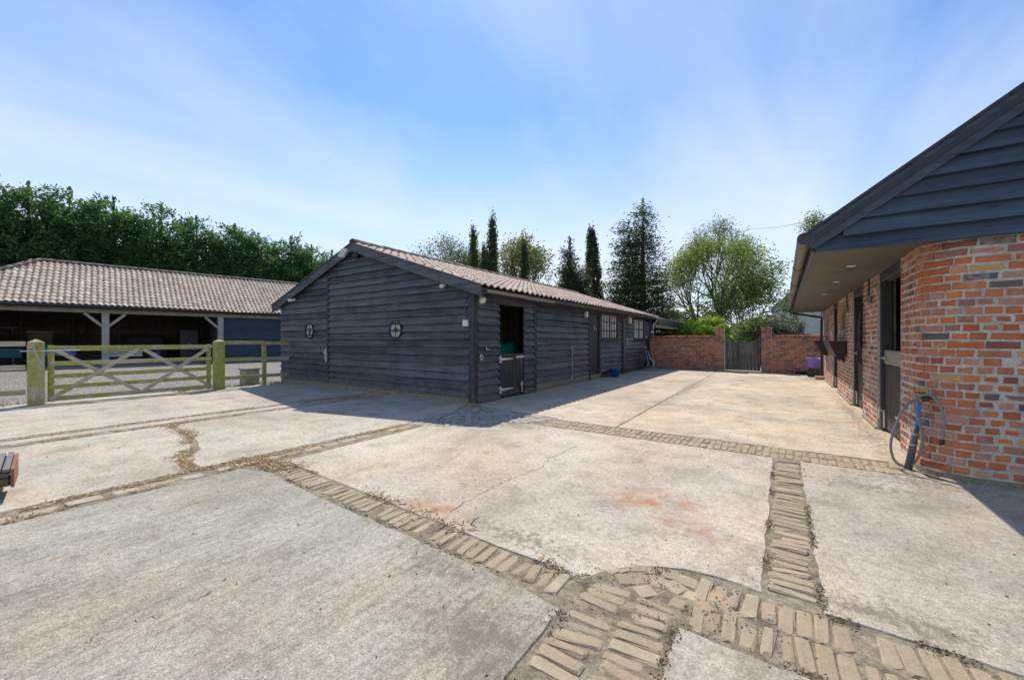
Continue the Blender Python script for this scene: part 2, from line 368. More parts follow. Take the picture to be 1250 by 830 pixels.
M['blade'] = leaf_mat('grass_blades', [(.07, .11, .02), (.14, .17, .04), (.22, .20, .07), (.09, .13, .03)], .3)
M['l_ley'] = leaf_mat('leylandii_sprays', [(.05, .125, .04), (.095, .205, .06), (.15, .27, .085), (.07, .16, .05)], .5)
M['l_cyp'] = leaf_mat('cypress_sprays', [(.05, .09, .022), (.09, .15, .035), (.065, .11, .03), (.14, .19, .045)], .45)
M['l_cyp_d'] = leaf_mat('dark_cypress_sprays', [(.04, .07, .028), (.065, .105, .036), (.095, .14, .05)], .5)
M['l_fir'] = leaf_mat('fir_needles', [(.05, .08, .035), (.085, .12, .05), (.14, .17, .075), (.065, .10, .045)], .5)
M['l_ash'] = leaf_mat('ash_leaves', [(.13, .21, .055), (.20, .30, .075), (.27, .37, .10), (.16, .25, .08)], .55)
M['l_yel'] = leaf_mat('yellow_green_leaves', [(.16, .25, .05), (.24, .34, .07), (.31, .40, .10), (.19, .28, .06)], .55)
M['l_wil'] = leaf_mat('grey_green_leaves', [(.15, .20, .11), (.22, .28, .15), (.19, .25, .11)], .55)
M['l_lime'] = leaf_mat('lime_leaves', [(.25, .38, .04), (.34, .47, .06), (.19, .31, .04), (.42, .52, .09)], .5)
M['l_bush'] = leaf_mat('shrub_leaves', [(.06, .11, .035), (.11, .19, .055), (.19, .27, .09), (.30, .35, .19)], .5)
M['l_dead'] = leaf_mat('grey_twig_leaves', [(.20, .19, .15), (.12, .12, .08), (.26, .25, .2)], .2)
M['l_mix'] = leaf_mat('turning_leaves', [(.18, .25, .05), (.30, .28, .07), (.15, .21, .06), (.34, .26, .08)], .45)

# ------------------------------------------------------------------ building helpers
def tag(o, label=None, cat=None, group=None, kind=None):
    if label: o['label'] = label
    if cat: o['category'] = cat
    if group: o['group'] = group
    if kind: o['kind'] = kind
    return o

def thing(name, label, cat, loc=(0, 0, 0), group=None):
    o = bpy.data.objects.new(name, None); COL.objects.link(o); o.location = loc
    o.empty_display_size = .2
    return tag(o, label, cat, group)

def origin(o):
    v = Vector((0, 0, 0))
    while o is not None:
        v += o.location; o = o.parent
    return v

def link_mesh(me, name, parent=None):
    o = bpy.data.objects.new(name, me); COL.objects.link(o)
    if parent: o.parent = parent
    return o

class MB:
    """collects shapes in world coordinates and links them as one mesh object"""
    def __init__(s): s.v = []; s.f = []
    def add(s, vs, fs):
        k = len(s.v); s.v += [Vector(v) for v in vs]; s.f += [tuple(i + k for i in f) for f in fs]; return s
    def box(s, x0, x1, y0, y1, z0, z1):
        vs = [(x, y, z) for z in (z0, z1) for y in (y0, y1) for x in (x0, x1)]
        return s.add(vs, [(0, 2, 3, 1), (4, 5, 7, 6), (0, 1, 5, 4), (2, 6, 7, 3), (0, 4, 6, 2), (1, 3, 7, 5)])
    def cbox(s, x0, x1, y0, y1, z0, z1, b=.008):
        bm = bmesh.new(); bmesh.ops.create_cube(bm, size=1)
        for v in bm.verts:
            v.co = Vector(((x0 + x1) / 2 + v.co.x * (x1 - x0), (y0 + y1) / 2 + v.co.y * (y1 - y0), (z0 + z1) / 2 + v.co.z * (z1 - z0)))
        bmesh.ops.bevel(bm, geom=bm.edges[:], offset=b, segments=1, affect='EDGES')
        s.frombm(bm); bm.free(); return s
    def frombm(s, bm):
        bm.verts.index_update(); k = len(s.v)
        s.v += [v.co.copy() for v in bm.verts]; s.f += [tuple(v.index + k for v in f.verts) for f in bm.faces]
    def beam(s, p, q, a, b, up=(0, 0, 1)):
        """square bar from p to q, a wide sideways, b deep along up"""
        p, q = Vector(p), Vector(q); d = (q - p).normalized(); up = Vector(up)
        sx = d.cross(up)
        if sx.length < 1e-4: sx = d.cross(Vector((1, 0, 0)))
        sx.normalize(); u = sx.cross(d).normalized()
        vs = []
        for c in (p, q):
            for i, j in ((-1, -1), (1, -1), (1, 1), (-1, 1)): vs.append(c + sx * (a / 2 * i) + u * (b / 2 * j))
        return s.add(vs, [(0, 1, 2, 3), (7, 6, 5, 4), (0, 4, 5, 1), (1, 5, 6, 2), (2, 6, 7, 3), (3, 7, 4, 0)])
    def tube(s, pts, r, n=8, cap=True):
        pts = [Vector(p) for p in pts]; rs = r if isinstance(r, (list, tuple)) else [r] * len(pts)
        k = len(s.v); ref = None
        for i, p in enumerate(pts):
            d = (pts[min(i + 1, len(pts) - 1)] - pts[max(i - 1, 0)]).normalized()
            if ref is None: ref = d.orthogonal().normalized()
            a = (ref - d * ref.dot(d))
            a = a.normalized() if a.length > 1e-5 else d.orthogonal().normalized()
            ref = a; b = d.cross(a)
            for j in range(n):
                t = 2 * PI * j / n; s.v.append(p + (a * math.cos(t) + b * math.sin(t)) * rs[i])
        for i in range(len(pts) - 1):
            for j in range(n):
                s.f.append((k + i * n + j, k + i * n + (j + 1) % n, k + (i + 1) * n + (j + 1) % n, k + (i + 1) * n + j))
        if cap:
            s.f.append(tuple(k + j for j in reversed(range(n)))); s.f.append(tuple(k + (len(pts) - 1) * n + j for j in range(n)))
        return s
    def lathe(s, c, prof, n=20, axis=(0, 0, 1)):
        c = Vector(c); ax = Vector(axis).normalized(); a = ax.orthogonal().normalized(); b = ax.cross(a); k = len(s.v)
        for r, h in prof:
            for j in range(n):
                t = 2 * PI * j / n; s.v.append(c + ax * h + (a * math.cos(t) + b * math.sin(t)) * max(r, 1e-4))
        for i in range(len(prof) - 1):
            for j in range(n):
                s.f.append((k + i * n + j, k + i * n + (j + 1) % n, k + (i + 1) * n + (j + 1) % n, k + (i + 1) * n + j))
        s.f.append(tuple(k + j for j in reversed(range(n)))); s.f.append(tuple(k + (len(prof) - 1) * n + j for j in range(n)))
        return s
    def prism(s, poly, ext):
        """planar polygon (3-D points) pushed along ext"""
        e = Vector(ext); n = len(poly); p = [Vector(q) for q in poly]
        return s.add(p + [q + e for q in p], [tuple(reversed(range(n))), tuple(range(n, 2 * n))] + [(i, (i + 1) % n, (i + 1) % n + n, i + n) for i in range(n)])
    def xf(s, m):
        s.v = [m @ v for v in s.v]; return s
    def build(s, name, mat, parent=None, smooth=False):
        o0 = origin(parent) if parent else Vector((0, 0, 0))
        me = bpy.data.meshes.new(name); me.from_pydata([tuple(v - o0) for v in s.v], [], s.f)
        me.materials.append(M[mat] if isinstance(mat, str) else mat)
        bm = bmesh.new(); bm.from_mesh(me); bmesh.ops.recalc_face_normals(bm, faces=bm.faces); bm.to_mesh(me); bm.free()
        if smooth:
            me.shade_smooth()
        me.update()
        return link_mesh(me, name, parent)

def project(p):
    d = p[0] * FW[0] + p[1] * FW[1]
    if d < .2: return None
    l = p[0] * RT[0] + p[1] * RT[1]
    return 625 + FPX * l / d, 415 - (p[2] - EYE) / d * FPX, d

def np_mesh(name, v, f, mat, parent=None, smooth=False):
    """v (n,3), f (m,k) arrays, world coordinates"""
    o0 = origin(parent) if parent else Vector((0, 0, 0))
    v = np.asarray(v, dtype=np.float32) - np.array(o0, dtype=np.float32); f = np.asarray(f, dtype=np.int32)
    me = bpy.data.meshes.new(name); k = f.shape[1]
    me.vertices.add(len(v)); me.vertices.foreach_set('co', v.ravel())
    me.loops.add(f.size); me.loops.foreach_set('vertex_index', f.ravel())
    me.polygons.add(len(f)); me.polygons.foreach_set('loop_start', np.arange(0, f.size, k, dtype=np.int32))
    me.materials.append(M[mat] if isinstance(mat, str) else mat)
    me.update(calc_edges=True)
    if smooth: me.shade_smooth()
    return link_mesh(me, name, parent)

def joined(name, meshes, mats, idx, mat, parent):
    """copies of small quad meshes as one mesh: mats are 4x4 matrices"""
    V, Fc = [], []; k = 0
    base = []
    for me in meshes:
        a = np.empty(len(me.vertices) * 3, dtype=np.float32); me.vertices.foreach_get('co', a); a = a.reshape(-1, 3)
        base.append((a, [tuple(p.vertices) for p in me.polygons]))
    vs, fs = [], []
    for m, i in zip(mats, idx):
        a, f = base[i]; mm = np.array(m)
        vs.append(a @ mm[:3, :3].T + mm[:3, 3]); fs += [tuple(q + k for q in p) for p in f]; k += len(a)
    o0 = np.array(origin(parent)) if parent else np.zeros(3)
    me = bpy.data.meshes.new(name); me.from_pydata((np.concatenate(vs) - o0).tolist(), [], fs)
    me.materials.append(M[mat] if isinstance(mat, str) else mat); me.update()
    if meshes[0].polygons[0].use_smooth: me.shade_smooth()
    o = link_mesh(me, name, parent); o['kind'] = 'stuff'; return o

def pieces(name, meshes, mats, idx, mat, parent, limit=300, stuffname=None, smooth=False):
    """the pieces that show largest as objects of their own (shared meshes), the rest joined"""
    for me in meshes:
        if not me.materials: me.materials.append(M[mat] if isinstance(mat, str) else mat)
        if smooth: me.shade_smooth()
    def size(m):
        q = project(m.translation)
        if q is None or not (-30 < q[0] < 1280 and -30 < q[1] < 860): return 0
        return 1 / q[2]
    order = sorted(range(len(mats)), key=lambda i: -size(mats[i]))
    lead, rest = order[:limit], order[limit:]
    o0 = origin(parent)
    for i in lead:
        o = bpy.data.objects.new(name, meshes[idx[i]]); COL.objects.link(o); o.parent = parent
        loc, rot, sc = mats[i].decompose()
        o.location = loc - o0; o.rotation_euler = rot.to_euler(); o.scale = sc
    if rest:
        joined(stuffname or name, meshes, [mats[i] for i in rest], [idx[i] for i in rest], mat, parent)

def frame_m(p, x, y, z):
    return Matrix(((x[0], y[0], z[0], p[0]), (x[1], y[1], z[1], p[1]), (x[2], y[2], z[2], p[2]), (0, 0, 0, 1)))

def brick_mesh(name, lx, h, d, b=.007, jit=.003):
    """brick seen from outside: x along the wall, z up, front face at y=0 (towards -y), d deep"""
    r = random.Random(hash(name) % 9999 if False else sum(map(ord, name)))
    j = lambda: r.uniform(-jit, jit)
    vs = []
    for (sx, sz) in ((-1, -1), (1, -1), (1, 1), (-1, 1)): vs.append((sx * lx / 2 + j(), d, sz * h / 2 + j()))
    for (sx, sz) in ((-1, -1), (1, -1), (1, 1), (-1, 1)): vs.append((sx * lx / 2 + j(), b + j() * .3, sz * h / 2 + j()))
    for (sx, sz) in ((-1, -1), (1, -1), (1, 1), (-1, 1)): vs.append((sx * (lx / 2 - b) + j(), j() * .5, sz * (h / 2 - b) + j()))
    fs = [(8, 9, 10, 11)]
    for i in range(4):
        k = (i + 1) % 4
        fs += [(i, k, k + 4, i + 4), (i + 4, k + 4, k + 8, i + 8)]
    me = bpy.data.meshes.new(name); me.from_pydata(vs, [], fs); me.update(); return me

def sett_mesh(name, lx, ly, h=.06, seed=0, rnd=.016):
    """worn paving brick: top at z=0, rounded shoulders, eight-sided outline"""
    r = random.Random(seed); j = lambda a=.0055: r.uniform(-a, a)
    def ring(ix, iy, z, cut):
        X, Y = lx / 2 - ix, ly / 2 - iy
        return [(x + j(), y + j(), z + j(.002)) for x, y in ((-X + cut, -Y), (X - cut, -Y), (X, -Y + cut), (X, Y - cut), (X - cut, Y), (-X + cut, Y), (-X, Y - cut), (-X, -Y + cut))]
    vs = ring(0, 0, -h, .006) + ring(0, 0, -rnd * .8, .010) + ring(rnd, rnd * .8, 0, .012)
    fs = []
    for k in (0, 8):
        for i in range(8): fs.append((k + i, k + (i + 1) % 8, k + 8 + (i + 1) % 8, k + 8 + i))
    fs.append(tuple(range(16, 24)))
    me = bpy.data.meshes.new(name); me.from_pydata(vs, [], fs); me.update(); return me

def pantile_mesh(name, w_=.225, ln=.37, amp=.034, seg=9, seed=0):
    r = random.Random(seed)
    vs, fs = [], []
    th = .016
    for i in range(seg + 1):
        t = i / seg; x = (t - .5) * (w_ + .016); z = amp * math.sin(2 * PI * t - PI * .25) * (1 if math.sin(2 * PI * t - PI * .25) > 0 else .75)
        yl = r.uniform(-.003, .003); vs += [(x, yl + .001, z + .026 - th), (x, yl, z + .026), (x, yl, z + .026), (x, ln, z)]
    for i in range(seg):
        a, b = i * 4, i * 4 + 4
        fs += [(a, b, b + 1, a + 1), (a + 2, b + 2, b + 3, a + 3)]
    me = bpy.data.meshes.new(name); me.from_pydata(vs, [], fs); me.update(); me.shade_smooth(); return me

def board_run(parent, mat, wall, a0, a1, z0, z1, expo=.163, top=None, holes=(), name='board', out0=.062, seed=1, flip=False, joints=(), tmax=.006):
    """horizontal lapped boards. wall(a, z, out) -> point; top(a) upper limit; holes (a0,a1,z0,z1)"""
    r = random.Random(seed); z = z0; k = 0
    while z < z1 - .02:
        e = expo * r.uniform(.94, 1.07); zt = min(z + e + .018, z1)
        spans = [(a0, a1)]
        for h in holes:
            if z + e * .5 > h[2] and z + e * .5 < h[3]:
                ns = []
                for s0, s1 in spans:
                    if h[1] <= s0 or h[0] >= s1: ns.append((s0, s1))
                    else:
                        if h[0] > s0 + .02: ns.append((s0, h[0]))
                        if h[1] < s1 - .02: ns.append((h[1], s1))
                spans = ns
        for jt in joints:
            if r.random() < .55:
                spans = [q for s0, s1 in spans for q in (((s0, jt + .002), (jt + .002, s1)) if s0 < jt - .3 and s1 > jt + .3 else ((s0, s1),))]
        for s0, s1 in spans:
            n = max(2, int((s1 - s0) / .32) + 1)
            if top:     # trim to where the rake leaves room
                aa = [s0 + (s1 - s0) * i / 60 for i in range(61)]; ok = [a for a in aa if top(a) > z + .012]
                if len(ok) < 2: continue
                s0, s1 = ok[0], ok[-1]; n = max(3, int((s1 - s0) / .22) + 1)
            vs, fs = [], []; ph = r.uniform(0, 99); oo = out0 + r.uniform(-.004, .004)
            for i in range(n + 1):
                a = s0 + (s1 - s0) * i / n
                wob = mnoise.noise(Vector((a * 1.7, ph, 0))) * .0045 + mnoise.noise(Vector((a * 6, ph, 5))) * .003
                zb = z + wob; zt_ = zt if not top else min(zt, top(a))
                zt_ = max(zt_, zb + .004)
                fr = (zt_ - zb) / (e + .018)
                ot = oo + (tmax - oo) * min(1, fr)
                vs += [wall(a, zb, .0), wall(a, zb, oo), wall(a, zt_, ot), wall(a, zt_, .0)]
            for i in range(n):
                p, q = i * 4, i * 4 + 4
                fs += [(p, q, q + 1, p + 1), (p + 1, q + 1, q + 2, p + 2), (p + 2, q + 2, q + 3, p + 3)]
            fs += [(0, 1, 2, 3), (n * 4 + 3, n * 4 + 2, n * 4 + 1, n * 4)]
            MB().add(vs, fs).build(name, mat, parent)
        z += e; k += 1

def leaf_quads(c, d, ln, wd, r):
    """diamond leaves at centres c, long axis near d"""
    n = len(c)
    a = d + r.normal(0, .45, (n, 3)); a /= np.linalg.norm(a, axis=1)[:, None] + 1e-9
    b = np.cross(a, r.normal(0, 1, (n, 3))); b /= np.linalg.norm(b, axis=1)[:, None] + 1e-9
    L_ = (ln * r.uniform(.6, 1.3, n))[:, None]; W_ = (wd * r.uniform(.6, 1.3, n))[:, None]
    v = np.empty((n, 4, 3)); v[:, 0] = c - a * L_ * .5; v[:, 1] = c + b * W_ * .5; v[:, 2] = c + a * L_ * .5; v[:, 3] = c - b * W_ * .5
    f = np.arange(n * 4).reshape(n, 4)
    return v.reshape(-1, 3), f

def conifer(name, label, loc, h, rad, mat, nclump, per, style, seed, group=None, bottom=.0, leaf=(.24, .09), power=.8, cat='tree', lean=0, double=None, clear=0):
    r = np.random.default_rng(seed); x, y = loc
    root = thing(name, label, cat, (x, y, 0), group)
    mb = MB(); mb.tube([(x, y, -.1), (x + lean * .5, y, h * .5), (x + lean, y, h * .96)], [rad * .10 + .06, rad * .06 + .03, .015], 7); mb.build('trunk', 'bark', root)
    stems = [(0, 0, h, rad, 1.0)] + ([double] if double else [])
    C, D = [], []
    for sx, sy, sh, sr, share in stems:
        nc = int(nclump * share)
        t = bottom + (1 - bottom) * (1 - np.sqrt(r.random(nc))) ** .9 if style != 'col' else bottom + (1 - bottom) * r.random(nc)
        if style == 'fir':
            nw = max(10, int(sh * 2.1)); t = (np.floor(t * nw) + r.normal(.5, .16, nc)) / nw
        th = r.uniform(0, 2 * PI, nc)
        lob = np.array([1 + .30 * mnoise.noise(Vector((math.cos(q) * 1.6 + seed, math.sin(q) * 1.6, p * h * .55))) + .22 * mnoise.noise(Vector((math.cos(q) * 4 + seed, math.sin(q) * 4, p * h * 1.5))) for q, p in zip(th, t)])
        if style == 'col':
            env = np.where(t < .25, .8 + t * .8, 1.0) * np.clip((1 - t), 0, 1) ** power
        else:
            env = np.clip(1 - t, .01, 1) ** power
        rr = sr * env * lob
        fr = np.sqrt(r.uniform(.16, 1.0, nc)) if style != 'fir' else r.uniform(.2, 1.0, nc) ** .7
        px = np.stack([x + sx + lean * t + np.cos(th) * rr * fr, y + sy + np.sin(th) * rr * fr, clear + t * (sh - clear)], 1)
        if style == 'fir':
            px[:, 2] -= fr * rr * .16
            dr = np.stack([np.cos(th), np.sin(th), np.full(nc, .10)], 1); spread = np.array([.26, .26, .09]) * (.7 + sr / 5)
        elif style == 'col':
            dr = np.stack([np.cos(th) * .3, np.sin(th) * .3, np.full(nc, 1.0)], 1); spread = np.array([.07, .07, .26])
        else:
            dr = np.stack([np.cos(th) * .8, np.sin(th) * .8, r.uniform(.1, .9, nc)], 1); spread = np.array([.19, .19, .17])
        cc = np.repeat(px, per, 0); dd = np.repeat(dr, per, 0)
        cc = cc + r.normal(0, 1, cc.shape) * spread + dd * r.uniform(-.28, .34, (len(cc), 1)) * (1 if style != 'col' else .7)
        C.append(cc); D.append(dd)
    # leader at the tip
    tip = np.stack([x + lean + r.normal(0, .05, 60), y + r.normal(0, .05, 60), h - r.uniform(-.25, .8, 60)], 1); C.append(tip); D.append(np.tile([0, 0, 1.], (60, 1)))
    C = np.concatenate(C); D = np.concatenate(D); keep = C[:, 2] > .05; C, D = C[keep], D[keep]
    v, f = leaf_quads(C, D, leaf[0], leaf[1], r)
    np_mesh('crown', v, f, mat, root)
    return root

def broadleaf(name, label, loc, h, spread, mat, seed, leaf=(.2, .12), per=20, depth=5, trunk=.16, fork=.22, group=None, cat='tree', cl=.35, stems=1, upright=.5, twig=.8):
    r = random.Random(seed); q = np.random.default_rng(seed); x, y = loc
    root = thing(name, label, cat, (x, y, 0), group)
    mb = MB(); ends = []
    def grow(p, d, ln, rad, k):
        pts = [p]; e = p; n = 3
        for i in range(n):
            d = (d + Vector((r.gauss(0, .12), r.gauss(0, .12), r.gauss(.02, .08)))).normalized(); e = e + d * (ln / n); pts.append(e)
        mb.tube(pts, [rad * (1 - .45 * i / n) for i in range(n + 1)], 6 if k < 3 else 4, cap=False)
        if k >= 2: ends.extend([(pts[1], d, k), (pts[2], d, k)])
        if k >= depth: ends.append((e, d, k)); return
        nb = r.choice((2, 3, 3)) if k else r.choice((4, 5))
        for i in range(nb):
            a = 2 * PI * (i + r.uniform(0, .6)) / nb; tilt = r.uniform(.35, .95) * (1.15 - upright * .5)
            o = d.orthogonal().normalized(); o2 = d.cross(o)
            nd = (d * math.cos(tilt) + (o * math.cos(a) + o2 * math.sin(a)) * math.sin(tilt) + Vector((0, 0, .12 * upright))).normalized()
            grow(e, nd, ln * r.uniform(.62, .86), rad * .58, k + 1)
    for s_ in range(stems):
        a = 2 * PI * s_ / stems
        d0 = Vector((math.cos(a) * .35 * (stems > 1), math.sin(a) * .35 * (stems > 1), 1)).normalized()
        grow(Vector((x, y, -.1)), d0, h * fork, trunk, 0)
    P_ = np.array([tuple(e[0]) for e in ends]); D_ = np.array([tuple(e[1]) for e in ends])
    top = P_[:, 2].max(); k = (h - .3) / top
    ctr = np.array([x, y])
    ext = np.percentile(np.linalg.norm(P_[:, :2] - ctr, axis=1), 92); ks = spread / max(ext, .1)
    fix = lambda A: np.concatenate([ctr + (A[:, :2] - ctr) * ks, A[:, 2:] * k], 1)
    mb.v = [Vector(v) for v in fix(np.array([tuple(v) for v in mb.v]))]
    mb.build('trunk', 'bark', root, True)
    P_ = fix(P_)
    C = np.repeat(P_, per, 0) + q.normal(0, cl, (len(P_) * per, 3)) * np.array([1, 1, .75]); D = np.repeat(D_, per, 0) + np.array([0, 0, -.3])
    ok = C[:, 2] > .1; C, D = C[ok], D[ok]
    v, f = leaf_quads(C, D, leaf[0], leaf[1], q)
    np_mesh('crown', v, f, mat, root)
    return root

def bush(name, label, loc, h, rad, mat, n, seed, leaf=(.13, .08), cat='shrub', mat2=None, frac=.0, lobes=9, base=0.0, group=None):
    r = np.random.default_rng(seed); x, y = loc; root = thing(name, label, cat, (x, y, 0), group)
    c = np.stack([x + r.normal(0, rad * .45, lobes), y + r.normal(0, rad * .45, lobes), base + (h - base) * r.uniform(.35, .72, lobes)], 1); s = r.uniform(.38, .6, lobes) * rad
    mb = MB()
    for i in range(lobes): mb.tube([(x + r.normal(0, .1), y + r.normal(0, .1), -.05), tuple((c[i] + np.array([x, y, .3])) / 2 + r.normal(0, .08, 3)), tuple(c[i])], [.04, .03, .012], 5)
    mb.build('stem', 'bark', root)
    pick = r.integers(0, lobes, n); d = r.normal(0, 1, (n, 3)); d /= np.linalg.norm(d, axis=1)[:, None]
    rr = s[pick] * (r.uniform(.3, 1.12, n) ** .55)
    lump = np.array([1 + .28 * mnoise.noise(Vector(q * 2.6 + c[i])) for q, i in zip(d, pick)])
    P_ = c[pick] + d * (rr * lump)[:, None] * np.array([1, 1, .85]); P_[:, 2] = np.clip(P_[:, 2], .05, h * 1.08)
    v, f = leaf_quads(P_, d + np.array([0, 0, -.2]), leaf[0], leaf[1], r)
    if mat2:
        sel = P_[:, 0] > x + rad * (1 - 2 * frac)
        sel &= r.random(n) < .75
        f1, f2 = f[~sel], f[sel]
        for nm, m_, ff in (('crown', mat, f1), ('bare_twigs', mat2, f2)):
            idx = np.unique(ff); lut = np.zeros(len(v), dtype=np.int64); lut[idx] = np.arange(len(idx)); np_mesh(nm, v[idx], lut[ff], m_, root)
    else: np_mesh('crown', v, f, mat, root)
    return root

# ------------------------------------------------------------------ ground
def sheet(name, x0, x1, y0, y1, z, mat, kind='structure'):
    o = MB().add([(x0, y0, z), (x1, y0, z), (x1, y1, z), (x0, y1, z)], [(0, 1, 2, 3)]).build(name, mat); o['kind'] = kind; return o
sheet('ground', -900, 900, -300, 1500, -.075, 'grass')
sheet('yard_base', -12.6, 7.5, -5, 19.2, -.008, 'dirt')
sheet('gravel_track', -30.2, -12.62, -30, 60, -.035, 'gravel')
sheet('garden_path', -6, 6, 19.22, 40, -.05, 'dirt')

def slab(poly, mat, seed=0, jit=.006, step=.09):
    r = random.Random(seed); pts = []
    n = len(poly)
    for i in range(n):
        a, b = Vector(poly[i]), Vector(poly[(i + 1) % n]); ln = (b - a).length
        k = max(1, min(60, int(ln / step)))
        nr = Vector((-(b - a).y, (b - a).x)).normalized()
        for q in range(k):
            t = q / k; p = a.lerp(b, t)
            if q: p = p + nr * (mnoise.noise(Vector((p.x * 3, p.y * 3, seed))) * .010 + r.uniform(-jit, jit))
            pts.append(p)
    m = len(pts)
    area = sum(pts[i].x * pts[(i + 1) % m].y - pts[(i + 1) % m].x * pts[i].y for i in range(m))
    if area < 0: pts.reverse()
    inn = []
    for i in range(m):
        d = (pts[(i + 1) % m] - pts[i - 1]); nr = Vector((-d.y, d.x)).normalized(); inn.append(pts[i] + nr * (.009 + r.uniform(-.004, .006)))
    vs = [(p.x, p.y, -.06) for p in pts] + [(p.x, p.y, -.012) for p in pts] + [(p.x, p.y, 0) for p in inn]
    fs = []
    for k in (0, m):
        for i in range(m): fs.append((k + i, k + (i + 1) % m, k + m + (i + 1) % m, k + m + i))
    fs.append(tuple(range(2 * m, 3 * m)))
    me = bpy.data.meshes.new('concrete_slab'); me.from_pydata(vs, [], fs); me.materials.append(M[mat]); me.update()
    o = link_mesh(me, 'concrete_slab'); o['kind'] = 'structure'; return o

BC = Vector((-5.08, 6.09))                                   # barn corner
arc = lambda r_, a0, a1, n=14: [(BC.x + r_ * math.cos(math.radians(a0 + (a1 - a0) * i / n)), BC.y + r_ * math.sin(math.radians(a0 + (a1 - a0) * i / n))) for i in range(n + 1)]
FR = 2.04
s1 = slab([(-4.46, -4), (-.86, -4), (-.86, 1.70), (-1.25, 1.745), (-3.2, 1.80), (-4.15, 1.85), (-4.46, 1.87)], 'c_near', 1)
s2 = slab([(-4.36, 2.11), (-1.3, 1.985), (-.87, 1.96), (-.82, 2.08), (-.73, 2.19), (-.60, 2.30), (-.45, 2.37), (-.30, 2.395), (-.08, 2.375), (-.075, 5.18), (-3.0, 5.16)] + arc(FR, -27, -71) + [(-4.41, 4.0)], 'c_mid', 2)
slab([(.16, 2.36), (3.2, 2.30), (6.2, 2.28), (6.2, 5.6), (1.25, 5.6), (1.2, 5.17), (.155, 5.18)], 'c_right', 3)
slab([(-.385, -4), (6.2, -4), (6.2, 1.86), (1.0, 1.87), (-.385, 1.885)], 'c_right', 4)
slab([(-7.60, -4), (-4.80, -4), (-4.80, 1.42), (-5.3, 1.46), (-5.6, 1.68), (-6.2, 1.84), (-6.7, 1.93), (-7.60, 1.98)], 'c_left', 5)
slab([(-7.60, 2.04), (-6.7, 2.0), (-6.2, 1.91), (-5.6, 1.76), (-5.3, 1.55), (-4.80, 1.50), (-4.75, 4.05), (-5.12, 6.10), (-5.12, 6.4), (-7.60, 6.4)], 'c_left', 55)
slab([(-8.10, -4), (-7.82, -4), (-7.82, 6.4), (-8.10, 6.4)], 'c_left', 6)
slab([(-12.5, -4), (-8.32, -4), (-8.32, 6.4), (-12.5, 6.4)], 'c_left', 7)
slab([(-5.3, 6.30), (-5.0, 6.06), (-3.05, 5.80), (-3.0, 5.70), (-2.03, 5.68), (-2.2, 18.66), (-5.3, 18.66)], 'c_far', 8)
slab([(-2.01, 5.68), (1.4, 5.68), (1.4, 18.66), (-2.18, 18.66)], 'c_far2', 9)

def crack(pts, wd, parent, seed):
    r = random.Random(seed); P_ = []
    for i in range(len(pts) - 1):
        a, b = Vector(pts[i]), Vector(pts[i + 1])
        for q in range(7):
            P_.append(a.lerp(b, q / 7) + Vector((r.gauss(0, .010), r.gauss(0, .010))))
    vs, fs = [], []
    for i in range(len(P_)):
        d = P_[min(i + 1, len(P_) - 1)] - P_[max(0, i - 1)]; nr = Vector((-d.y, d.x)).normalized() * wd * r.uniform(.25, 1)
        vs += [(P_[i].x + nr.x, P_[i].y + nr.y, .0025), (P_[i].x - nr.x, P_[i].y - nr.y, .0025)]
    for i in range(len(P_) - 1): fs.append((2 * i, 2 * i + 1, 2 * i + 3, 2 * i + 2))
    MB().add(vs, fs).build('crack', 'crackm', parent)
crack([(-2.03, 2.14), (-2.07, 2.37), (-2.07, 2.54), (-2.09, 2.88), (-2.05, 3.13), (-2.0, 3.4), (-2.07, 3.76), (-2.07, 4.17), (-2.03, 4.46)], .0032, s2, 1)
crack([(-1.8, 2.11), (-1.81, 2.26)], .006, s2, 2)
crack([(-2.43, 0.36), (-2.45, 0.4), (-2.44, 0.49), (-2.41, 0.56), (-2.38, 0.63)], .0013, s1, 3)
crack([(-2.38, 0.72), (-2.39, 0.78), (-2.41, 0.82)], .0013, s1, 4)

# brick paving: every brick its own piece
SETT = {}
def setts(kind):
    if kind not in SETT:
        dims = {'edge': (.208, .060), 'flat': (.205, .103), 'half': (.105, .098), 'long': (.21, .125), 'thin': (.21, .095)}[kind]
        SETT[kind] = [sett_mesh('paving_brick', dims[0] * s_, dims[1] * t_, .055, 10 * i + len(kind), .009) for i, (s_, t_) in enumerate(((1, 1), (.94, 1.08), (1.03, .90), (.80, .96), (1.0, 1.12), (.9, .85)))]
    return SETT[kind]

def strip(name, mat, spots, kind, seed, miss=.04, zj=.003, rj=.05, tilt=.025, zoff=-.0005):
    """spots: (x, y, angle of the brick's length)"""
    r = random.Random(seed); root = bpy.data.objects.new(name, None); COL.objects.link(root); root['kind'] = 'structure'
    c = spots[len(spots) // 2]; root.location = (c[0], c[1], 0)
    ms = [me.copy() for me in setts(kind)]; mats, idx = [], []
    for x, y, a in spots:
        if r.random() < miss: continue
        m = Matrix.Translation((x + r.uniform(-.006, .006), y + r.uniform(-.006, .006), zoff + r.uniform(-zj, zj))) @ Matrix.Rotation(a + r.gauss(0, rj), 4, 'Z') @ Matrix.Rotation(r.gauss(0, tilt), 4, 'X') @ Matrix.Rotation(r.gauss(0, tilt * .6), 4, 'Y')
        mats.append(m); idx.append(r.randrange(len(ms)))
    pieces('brick', ms, mats, idx, mat, root, 300)
    return root
H_ = PI / 2
R7 = random.Random(5)
# across the yard, left of the junction: bricks on edge
strip('brick_strip', 'sett', [(x, 1.985 - .035 * (x + 4.2) - .01, H_ + .04) for x in np.arange(-4.25, -.90, .082)], 'edge', 1, .05, .004, .09, .035, -.001)
